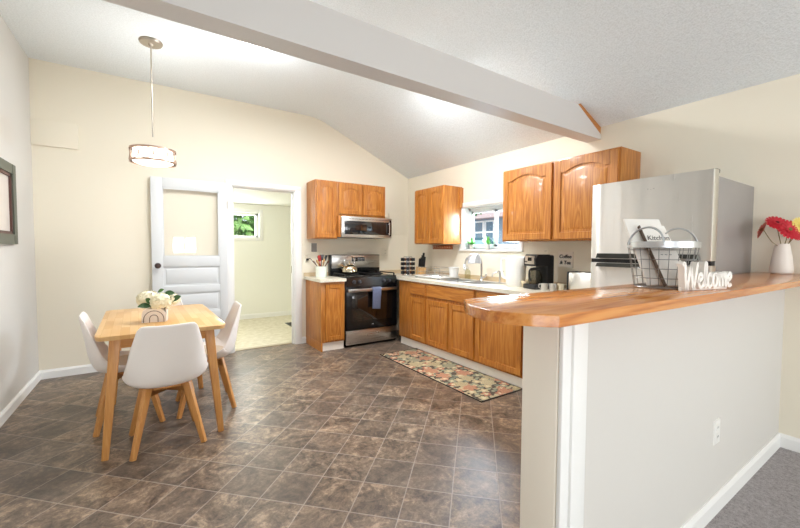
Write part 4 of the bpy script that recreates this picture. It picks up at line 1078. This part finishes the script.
# knife block
kb = tag(MB((3.09, 4.15, CT)).prism([(-.045, 0), (.045, 0), (.06, .115), (-.03, .125)], -.055, .055, lambda u, w_, d: (3.09+u, 4.15+d, CT+w_)).build('knife_block', WSP), 'upright light wood knife block with black handled knives on the worktop', 'knife block')
for k in range(6):
    yy = 4.15+(-.038, -.013, .013, .038, -.025, .022)[k]; up = k < 4; xx = 3.09+(.035 if up else -.004); L = (.13, .185, .15, .12, .105, .10)[k]
    zz = CT+(.112 if up else .118)
    lb = ('black handled knife in the block, nearest the dish rack in the back row', 'tallest black handled knife in the back row of the block', 'black handled knife beside the tallest one in the block', 'black handled knife at the corner end of the back row of the block', 'short black handled knife in the front row of the block', 'shortest black handled knife in the front row of the block')[k]
    t = thing('knife', lb, 'knife', (xx, yy, zz), group='knives in the wooden block')
    MB().bar((0, 0, .0), (.012, 0, .02+L), .022, .016, .026, .02, side=(1, 0, 0), bev=.004).build('handle', BLACKM, t)
    MB().bar((-.001, 0, .0), (.003, 0, .024), .024, .006, side=(1, 0, 0)).build('bolster', CHROME, t)

# dish rack with cup
dt = tag(MB((3.04, 3.74, CT)).box(2.87, 3.21, 3.48, 3.98, CT+.006, CT+.016, .004).box(2.87, 2.885, 3.48, 3.98, CT+.006, CT+.032, .004).box(3.195, 3.21, 3.48, 3.98, CT+.006, CT+.032, .004).box(2.87, 3.21, 3.965, 3.98, CT+.006, CT+.032, .004).box(2.87, 3.21, 3.48, 3.495, CT+.006, CT+.032, .004)
         .build('drainer_tray', PLAST), 'white plastic drainer tray under the wire dish rack', 'tray')
m = MB((3.04, 3.74, CT))
for xx in (2.885, 3.195):
    for yy in (3.5, 3.96): m.box(xx-.012, xx+.012, yy-.012, yy+.012, CT, CT+.007)
m.build('foot', BLACKM, dt)
dk = thing('dish_rack', 'chrome wire dish rack standing in the white drainer tray', 'rack', (3.04, 3.73, CT+.016))
m = MB()
for z in (.01, .115): m.tube([(-.14, -.22, z), (.14, -.22, z), (.14, .22, z), (-.14, .22, z)], .003, 6, closed=True)
for sx in (-1, 1):
    for sy in (-1, 1): m.cyl((sx*.14, sy*.22, .0), (sx*.14, sy*.22, .115), .003, seg=6)
m.tube([(-.14, -.22, .06), (.14, -.22, .06), (.14, .22, .06), (-.14, .22, .06)], .002, 6, closed=True)
m.build('frame', CHROME, dk)
m = MB()
for k in range(13):
    yy = -.2+k*.033
    m.tube([(-.14, yy, .012), (-.05, yy, .012), (-.045, yy, .07), (-.02, yy, .07), (-.015, yy, .012), (.14, yy, .012)], .0018, 5)
m.build('plate_wires', CHROME, dk)
cp_ = thing('cutlery_cup', 'white plastic cutlery cup at the sink end of the dish rack', 'cup', (3.085, 3.455, CT+.022))
MB().lathe([(0, 0), (.05, 0), (.062, .12), (.064, .125), (.059, .125), (.047, .006), (0, .006)], seg=24).build('cup', PLAST, cp_)
MB().lathe([(.063, .113), (.067, .117), (.067, .126), (.060, .126), (.063, .113)], seg=24).build('rim', PLAST, cp_)
# rail under the corner cabinet
hk = thing('peg_rail', 'short brown wooden peg rail under the corner wall cabinet', 'rail', (RW-.012, 3.94, 1.285))
MB().box(-.012, .012, -.20, .20, -.035, .022, .004).build('rail', wood('reddish_rail_wood', '#8a4a2c', '#a05c38', '#b06c46', 1), hk)
for k in range(8): MB().tube([(-.010, -.17+k*.0486, -.008), (-.03, -.17+k*.0486, -.003)], .005, 8).build('peg', mat('pale_peg%d' % k, '#cfa887', .4), hk)

# window sill plants
def pot_plant(label, y, seed, s_=1):
    random.seed(seed)
    t = thing('potted_plant', label, 'plant', (RW+.045, y, WZ0), group='small potted plants on the window sill')
    MB().lathe([(0, 0), (.022, 0), (.032, .058), (.034, .062), (.030, .062), (.027, .05), (0, .05)], seg=20).build('pot', CERAM, t)
    MB().lathe([(0, .05), (.027, .05), (.0, .056)], seg=16).build('soil', SLOT, t)
    m = MB()
    for k in range(46):
        a = random.uniform(0, 2*PI); e = random.uniform(.15, 1.4); L = random.uniform(.035, .085)*s_
        d = Vector((math.cos(a)*math.cos(e)*.7, math.sin(a)*math.cos(e), math.sin(e)))
        b0 = Vector((0, 0, .055))+d*L*.5*random.random()
        leaf_into(m, b0, b0+d*L, .010)
    m.build('foliage', LEAFB, t, smooth=60)
pot_plant('small green plant in a white pot on the window sill beside the corner cabinet', 3.44, 3)
pot_plant('bushier green plant in a white pot in the middle of the window sill', 3.17, 5, 1.15)

# water filter pitcher
wp = thing('water_pitcher', 'white water filter pitcher beside the coffee maker under the window', 'pitcher', (3.05, 2.49, CT), PI/2+.25)
rows = []
for z, a, b_, xo in ((0, .085, .062, 0), (.01, .092, .068, 0), (.1, .096, .07, 0), (.2, .100, .072, -.002), (.25, .105, .074, -.008), (.285, .108, .07, -.014)):
    rows.append([(xo+a*(abs(math.cos(t))**.75)*math.copysign(1, math.cos(t))+(-.035*max(0, -math.cos(t))**3 if z > .22 else 0), b_*(abs(math.sin(t))**.75)*math.copysign(1, math.sin(t)), z) for t in [2*PI*k/32 for k in range(33)]])
m = MB().grid(rows); m.poly([Vector(p) for p in rows[0][:-1]][::-1]); m.build('jug', PLAST, wp)
m = MB(); m.prism([(p[0]*.98, p[1]*.98) for p in rows[-1][:-1]], .283, .30, lambda u, w_, d: (u, w_, d), [(p[0]*.8, p[1]*.8) for p in rows[-1][:-1]]); m.build('lid', PLAST, wp)
MB().tube(catmull([(.095, 0, .27), (.15, 0, .265), (.155, 0, .18), (.14, 0, .09), (.09, 0, .07)], 5), .013, 10).build('handle', PLAST, wp)
bw = tag(MB((3.05, 2.36, CT)).lathe([(0, 0), (.03, 0), (.045, .035), (.05, .062), (.046, .062), (.041, .036), (.026, .006), (0, .006)], (3.05, 2.36, CT), 24).build('ramekin', mat('beige_ceramic', '#dccdb0', .3)), 'small beige bowl between the pitcher and the coffee maker', 'bowl')
# coffee maker (front towards -x)
cm = thing('coffee_maker', 'black and steel drip coffee maker on the worktop', 'coffee maker', (3.04, 2.215, CT), -.25)
cm.scale = (.92, .92, .95)
MB().box(-.12, .12, -.095, .095, 0, .045, .012).build('base', BLACKM, cm)
MB().box(.03, .12, -.09, .09, .04, .335, .014).build('water_tank', BLACKM, cm)
MB().prism([(-.11, .225), (.06, .225), (.06, .34), (-.085, .34), (-.115, .30)], -.092, .092, lambda u, w_, d: (u, d, w_)).build('brew_head', BLACKM, cm)
fp = MB().prism([(-.118, .245), (-.11, .245), (-.108, .325), (-.116, .325)], -.07, .07, lambda u, w_, d: (u, d, w_)).build('control_panel', STEEL, cm); fp['label'] = 'steel control panel'
MB().box(-.121, -.115, -.035, .02, .275, .31).build('display', BLACK, fp)
for k in range(3): MB().box(-.121, -.115, .03+k*.013, .039+k*.013, .262, .272).build('button', BLACKM, fp)
MB().lathe([(0, .048), (.062, .05), (.07, .08), (.066, .13), (.045, .17), (.045, .19), (.042, .19), (.042, .168), (.063, .13), (.067, .08), (.06, .053), (0, .052)], (-.04, 0, 0), 28).build('carafe', DGLASS, cm)
MB().lathe([(.05, .185), (.05, .2), (.02, .21), (0, .21)], (-.04, 0, 0), 24).tube(catmull([(-.085, -.01, .19), (-.125, -.02, .185), (-.13, -.02, .12), (-.105, -.015, .085)], 4), .010, 8).build('carafe_handle', BLACKM, cm)
MB().lathe([(0, .045), (.065, .045), (.065, .049), (0, .049)], (-.04, 0, 0), 24).build('hot_plate', IRON, cm)
# mugs
MUGW = mat('off_white_mug_glaze', '#cfcac2', .3)
def mug(label, loc, rz, mm, dark):
    t = thing('mug', label, 'mug', loc, rz, 'mugs beside the coffee maker')
    MB().lathe([(0, 0), (.034, 0), (.038, .006), (.039, .072), (.040, .077), (.036, .077), (.035, .01), (0, .008)], seg=24).build('cup', mm, t)
    MB().tube(catmull([(.037, 0, .07), (.062, 0, .07), (.066, 0, .04), (.037, 0, .018)], 5), .005, 8).build('handle', mm, t)
    m = MB()
    for k in range(4):
        a = PI+.9*(k-1.5)*.55
        m.bar((.0392*math.cos(a), .0392*math.sin(a), .02), (.0392*math.cos(a+.2), .0392*math.sin(a+.2), .065), .007, .003, side=(-math.sin(a), math.cos(a), 0))
    m.build('printed_pattern', dark, t)
    t.scale = (.78, .78, .8)
    return t
mug('white and grey patterned mug nearest the coffee maker', (2.95, 2.085, CT), 2.6, MUGW, mat('grey_print', '#6c6a68', .5))
mug('white mug with black marks, middle one of the mug row', (3.0, 2.04, CT), -1.9, MUGW, INK)
mug('cream mug with tan print at the toaster end of the mug row', (3.06, 1.995, CT), -.9, mat('cream_mug_glaze', '#e5d9c0', .3), mat('tan_print', '#a58a5c', .5))
to = thing('toaster', 'stainless toaster with black ends partly behind the fridge', 'toaster', (3.15, 1.79, CT))
to.scale = (1, 1, .9)
MB().box(-.085, .085, -.145, .145, .012, .192, .02).build('steel_wrap', STEEL, to)
for s_ in (-1, 1): MB().box(-.082, .082, s_*.145-.012, s_*.145+.012, .006, .195, .01).build('end_cap', BLACKM, to)
m = MB()
for xx in (-.03, .03): m.box(xx-.014, xx+.014, -.1, .1, .188, .194)
m.build('bread_slot', SLOT, to)
m = MB()
for sx in (-1, 1):
    for sy in (-1, 1): m.cyl((sx*.06, sy*.1, 0), (sx*.06, sy*.1, .014), .012, seg=10)
m.build('foot', BLACKM, to)
MB().box(-.02, .02, -.18, -.155, .12, .14, .004).build('lever', BLACKM, to)
# coffee sign
cs = thing('wall_sign', 'small square cream Coffee and Tea sign on the wall beside the fridge', 'sign', (RW, 2.112, 1.158))
MB().box(-.018, 0, -.075, .075, -.075, .075, .002).build('board', mat('cream_sign_paint', '#efe8dc', .5), cs)
m = MB()
for tx, yy, zz, sz in (('Coffee', 0, .028, .047), ('& Tea', 0, -.030, .047)):
    b_ = text_bm(tx, sz, .0008, .0012, shear=.15); b_.transform(Matrix.Translation((-.019, yy, zz)) @ Matrix.Rotation(-PI/2, 4, 'Z') @ Matrix.Rotation(PI/2, 4, 'X')); m.merge(b_)
m.build('lettering', INK, cs, smooth=0)

# ------------------------------------------------------------------ bar items
BT = 1.112
# wire basket
bx, by = 1.585, .622
bk = thing('wire_basket', 'round galvanised wire basket holding white boards on the bar', 'basket', (bx, by, BT))
rt, rb_, bh = .110, .086, .158
MB().lathe([(rt, bh-.010), (rt+.003, bh-.010), (rt+.004, bh+.012), (rt, bh+.012), (rt, bh-.010)], seg=40).build('rim_band', GALV, bk)
m = MB()
for k in range(22):
    a = 2*PI*k/22
    m.tube([(rb_*math.cos(a), rb_*math.sin(a), .003), (rt*math.cos(a), rt*math.sin(a), bh)], .0013, 5)
for q in range(5):
    z = .004+q*.034; r_ = rb_+(rt-rb_)*z/bh
    m.tube([(r_*math.cos(2*PI*k/32), r_*math.sin(2*PI*k/32), z) for k in range(32)], .0013 if q else .0025, 5, closed=True)
for k in range(5):
    xx = -.064+k*.032; yy = math.sqrt(rb_**2-xx**2); m.cyl((xx, -yy, .003), (xx, yy, .003), .0013, seg=5).cyl((-yy, xx, .003), (yy, xx, .003), .0013, seg=5)
m.build('wire_mesh', WIRE, bk)
cdir = math.atan2(-.365, -.931)     # from the basket towards the viewer's end of the bar
for az in (cdir-.55, cdir+PI-.55):
    e = Vector((math.cos(az), math.sin(az), 0)); s_ = Vector((-e.y, e.x, 0)); h_ = .064
    c0 = e*(rt*.90)
    MB().tube([c0+s_*.064*math.cos(t)+Vector((0, 0, bh+h_*math.sin(t)))-e*.012*math.sin(t) for t in [PI*k/16 for k in range(17)]], .0035, 8).build('handle', GALV, bk)
# boards leaning in the basket
fw_ = Vector((.5505, .8348, 0)); rt_ = Vector((.8348, -.5505, 0))
def lean_board(name, label, w_, h_, th, r0, f0, th_yaw, lean, roll, edge=False, txt=None):
    """board whose lower corner stands at (r0, f0) from the basket centre and leans back against the rim"""
    X = rt_*math.cos(th_yaw)+fw_*math.sin(th_yaw); N = rt_*math.sin(th_yaw)-fw_*math.cos(th_yaw)
    U = Vector((0, 0, 1))*math.cos(lean)-N*math.sin(lean); N2 = X.cross(U)
    R = Matrix.Rotation(roll, 3, N2); X, U = R @ X, R @ U
    t = thing(name, label, 'board', (bx+rt_.x*r0+fw_.x*f0, by+rt_.y*r0+fw_.y*f0, BT+.009))
    t.rotation_euler = Matrix(((X.x, -N2.x, U.x), (X.y, -N2.y, U.y), (X.z, -N2.z, U.z))).to_euler()
    MB().box(0, w_, -th/2, th/2, 0, h_, .002).build('panel', SIGNW, t)
    if edge: MB().box(-.002, .0015, -th/2-.0008, th/2, 0, h_).build('dark_edge', SIGNE, t)
    if txt:
        m = MB()
        for s_, zz, sz in txt:
            b_ = text_bm(s_, sz, .0006, shear=.25); b_.transform(Matrix.Translation((w_*.5, -th/2-.0006, zz)) @ Matrix.Rotation(PI/2, 4, 'X')); m.merge(b_)
        m.build('lettering', mat('grey_script', '#6b6764', .6), t, smooth=0)
    return t
lean_board('white_board', 'larger blank white board leaning at the back of the wire basket', .155, .29, .008, -.062, -.015, .1, .5, -.0)
lean_board('script_board', 'white board with dark edge and grey script leaning in the wire basket', .105, .265, .012, -.018, -.048, .1, .56, -.0, True, [('Kitchen', .205, .03), ('~ ~ ~', .13, .02)])
# Welcome cut-out sign
stroke = [[(0, .92), (.05, 1.0), (.11, .9), (.20, .05), (.25, .05), (.42, .78), (.45, .78), (.58, .05), (.63, .05), (.80, .92), (.86, 1.0)],
          [(.82, .26), (.96, .30), (1.08, .42), (1.02, .57), (.92, .52), (.89, .28), (.96, .05), (1.08, .04), (1.20, .2), (1.32, .75), (1.30, 1.0), (1.24, .92), (1.23, .3), (1.29, .04), (1.38, .12)],
          [(1.62, .46), (1.54, .57), (1.44, .46), (1.42, .22), (1.50, .04), (1.62, .08), (1.70, .2)],
          [(1.86, .57), (1.74, .46), (1.72, .2), (1.82, .03), (1.94, .15), (1.96, .42), (1.86, .57)], [(1.95, .48), (2.08, .52)],
          [(2.09, .57), (2.10, .03)], [(2.11, .32), (2.20, .55), (2.28, .48), (2.29, .03)], [(2.30, .32), (2.39, .55), (2.47, .48), (2.48, .1), (2.55, .04)],
          [(2.56, .24), (2.70, .30), (2.80, .43), (2.73, .57), (2.63, .5), (2.60, .24), (2.69, .04), (2.84, .1)]]
wl = thing('welcome_sign', 'white wooden Welcome cut-out lettering standing along the bar edge', 'sign', (1.618, .50, BT), math.atan2(.469-.53, 1.733-1.478))
m = MB(); kx = .262/2.86; kz = .086
for st in stroke:
    P = catmull([(x*kx-.131, 0, z*kz+.009) for x, z in st], 5)
    for a, b_ in zip(P, P[1:]):
        pass
    # ribbon swept along the stroke, deep in y
    rows = []
    for i, p in enumerate(P):
        t_ = (P[min(i+1, len(P)-1)]-P[max(i-1, 0)]).normalized(); nn = Vector((-t_.z, 0, t_.x)); hw_ = .0056
        rows.append([p+nn*hw_+Vector((0, -.011, 0)), p-nn*hw_+Vector((0, -.011, 0)), p-nn*hw_+Vector((0, .011, 0)), p+nn*hw_+Vector((0, .011, 0)), p+nn*hw_+Vector((0, -.011, 0))])
    m.grid(rows); m.poly(rows[0][:4]); m.poly(rows[-1][:4][::-1])
    m.box(P[0].x-.002, P[0].x+.002, -.011, .011, P[0].z-.004, P[0].z+.004)
bmesh.ops.recalc_face_normals(m.bm, faces=m.bm.faces[:])
m.build('letters', SIGNW, wl, smooth=40)
MB().box(-.122, .125, .0, .010, 0, .012, .002).build('base_strip', SIGNW, wl)

# vase and gerberas
vx, vy = 3.185, .61
vs = tag(MB((vx, vy, BT)).lathe([(0, 0), (.044, 0), (.051, .006), (.053, .03), (.046, .10), (.035, .165), (.032, .182), (.029, .182), (.031, .165), (.041, .10), (.048, .03), (0, .012)], (vx, vy, BT), 32).build('vase', mat('matt_white_vase', '#e9e2d8', .4)), 'matt white tapered vase at the wall end of the bar', 'vase')
def gerbera(label, tip, face, r, pm, cmn):
    t = thing('gerbera', label, 'flower', (vx, vy, BT+.02), group='gerberas in the white vase')
    tip = Vector(tip); face = Vector(face).normalized()
    MB().tube(catmull([(-tip.x*.25, -tip.y*.25, .01), (tip.x*.1, tip.y*.1, .13), (tip.x*.55, tip.y*.55, tip.z*.72), tuple(tip-face*.004)], 5), .0022, 6).build('stem', STEM, t)
    u = face.orthogonal().normalized(); v = face.cross(u); m = MB()
    for ly, (n_, rr, cup) in enumerate(((18, 1.0, .10), (15, .78, .22), (12, .5, .4))):
        for k in range(n_):
            a = 2*PI*(k+.4*ly)/n_; d = (u*math.cos(a)+v*math.sin(a)); sd = (-u*math.sin(a)+v*math.cos(a)); ww = r*rr*.15
            rows = []
            for q in range(5):
                s_ = q/4; w2 = ww*(.45+.75*math.sin(PI*min(.93, s_*.85+.1))); p = tip+d*r*rr*(.1+.9*s_)+face*(r*cup*s_*(1.1-s_*.6)+.002*ly)
                rows.append([p-sd*w2, p+face*.0015, p+sd*w2])
            m.grid(rows)
    m.build('petals', pm, t, smooth=60)
    MB().ball(tip+face*.004, r*.2, 10).build('centre', cmn, t)
    return t
TC = Vector((-.8, -.5, .25))
gerbera('red gerbera with its face to the room, nearest the fridge side', (-.028, -.03, .245), (-.6, -.7, .35), .062, PETR, PETC)
gerbera('red gerbera standing highest and tilted back in the white vase', (-.045, .02, .285), (-.55, -.5, .65), .058, PETR, PETCR)
gerbera('pale yellow gerbera nearest the photo edge in the white vase', (.03, -.07, .265), (-.5, -.8, .35), .058, PETY, PETC)
gerbera('coral gerbera drooping sideways toward the fridge', (-.115, .065, .245), (-.35, .9, .35), .055, PETP, PETC)
gerbera('dark red gerbera low behind the yellow one', (.03, -.04, .225), (-.3, -.8, .4), .05, PETR, PETCR)
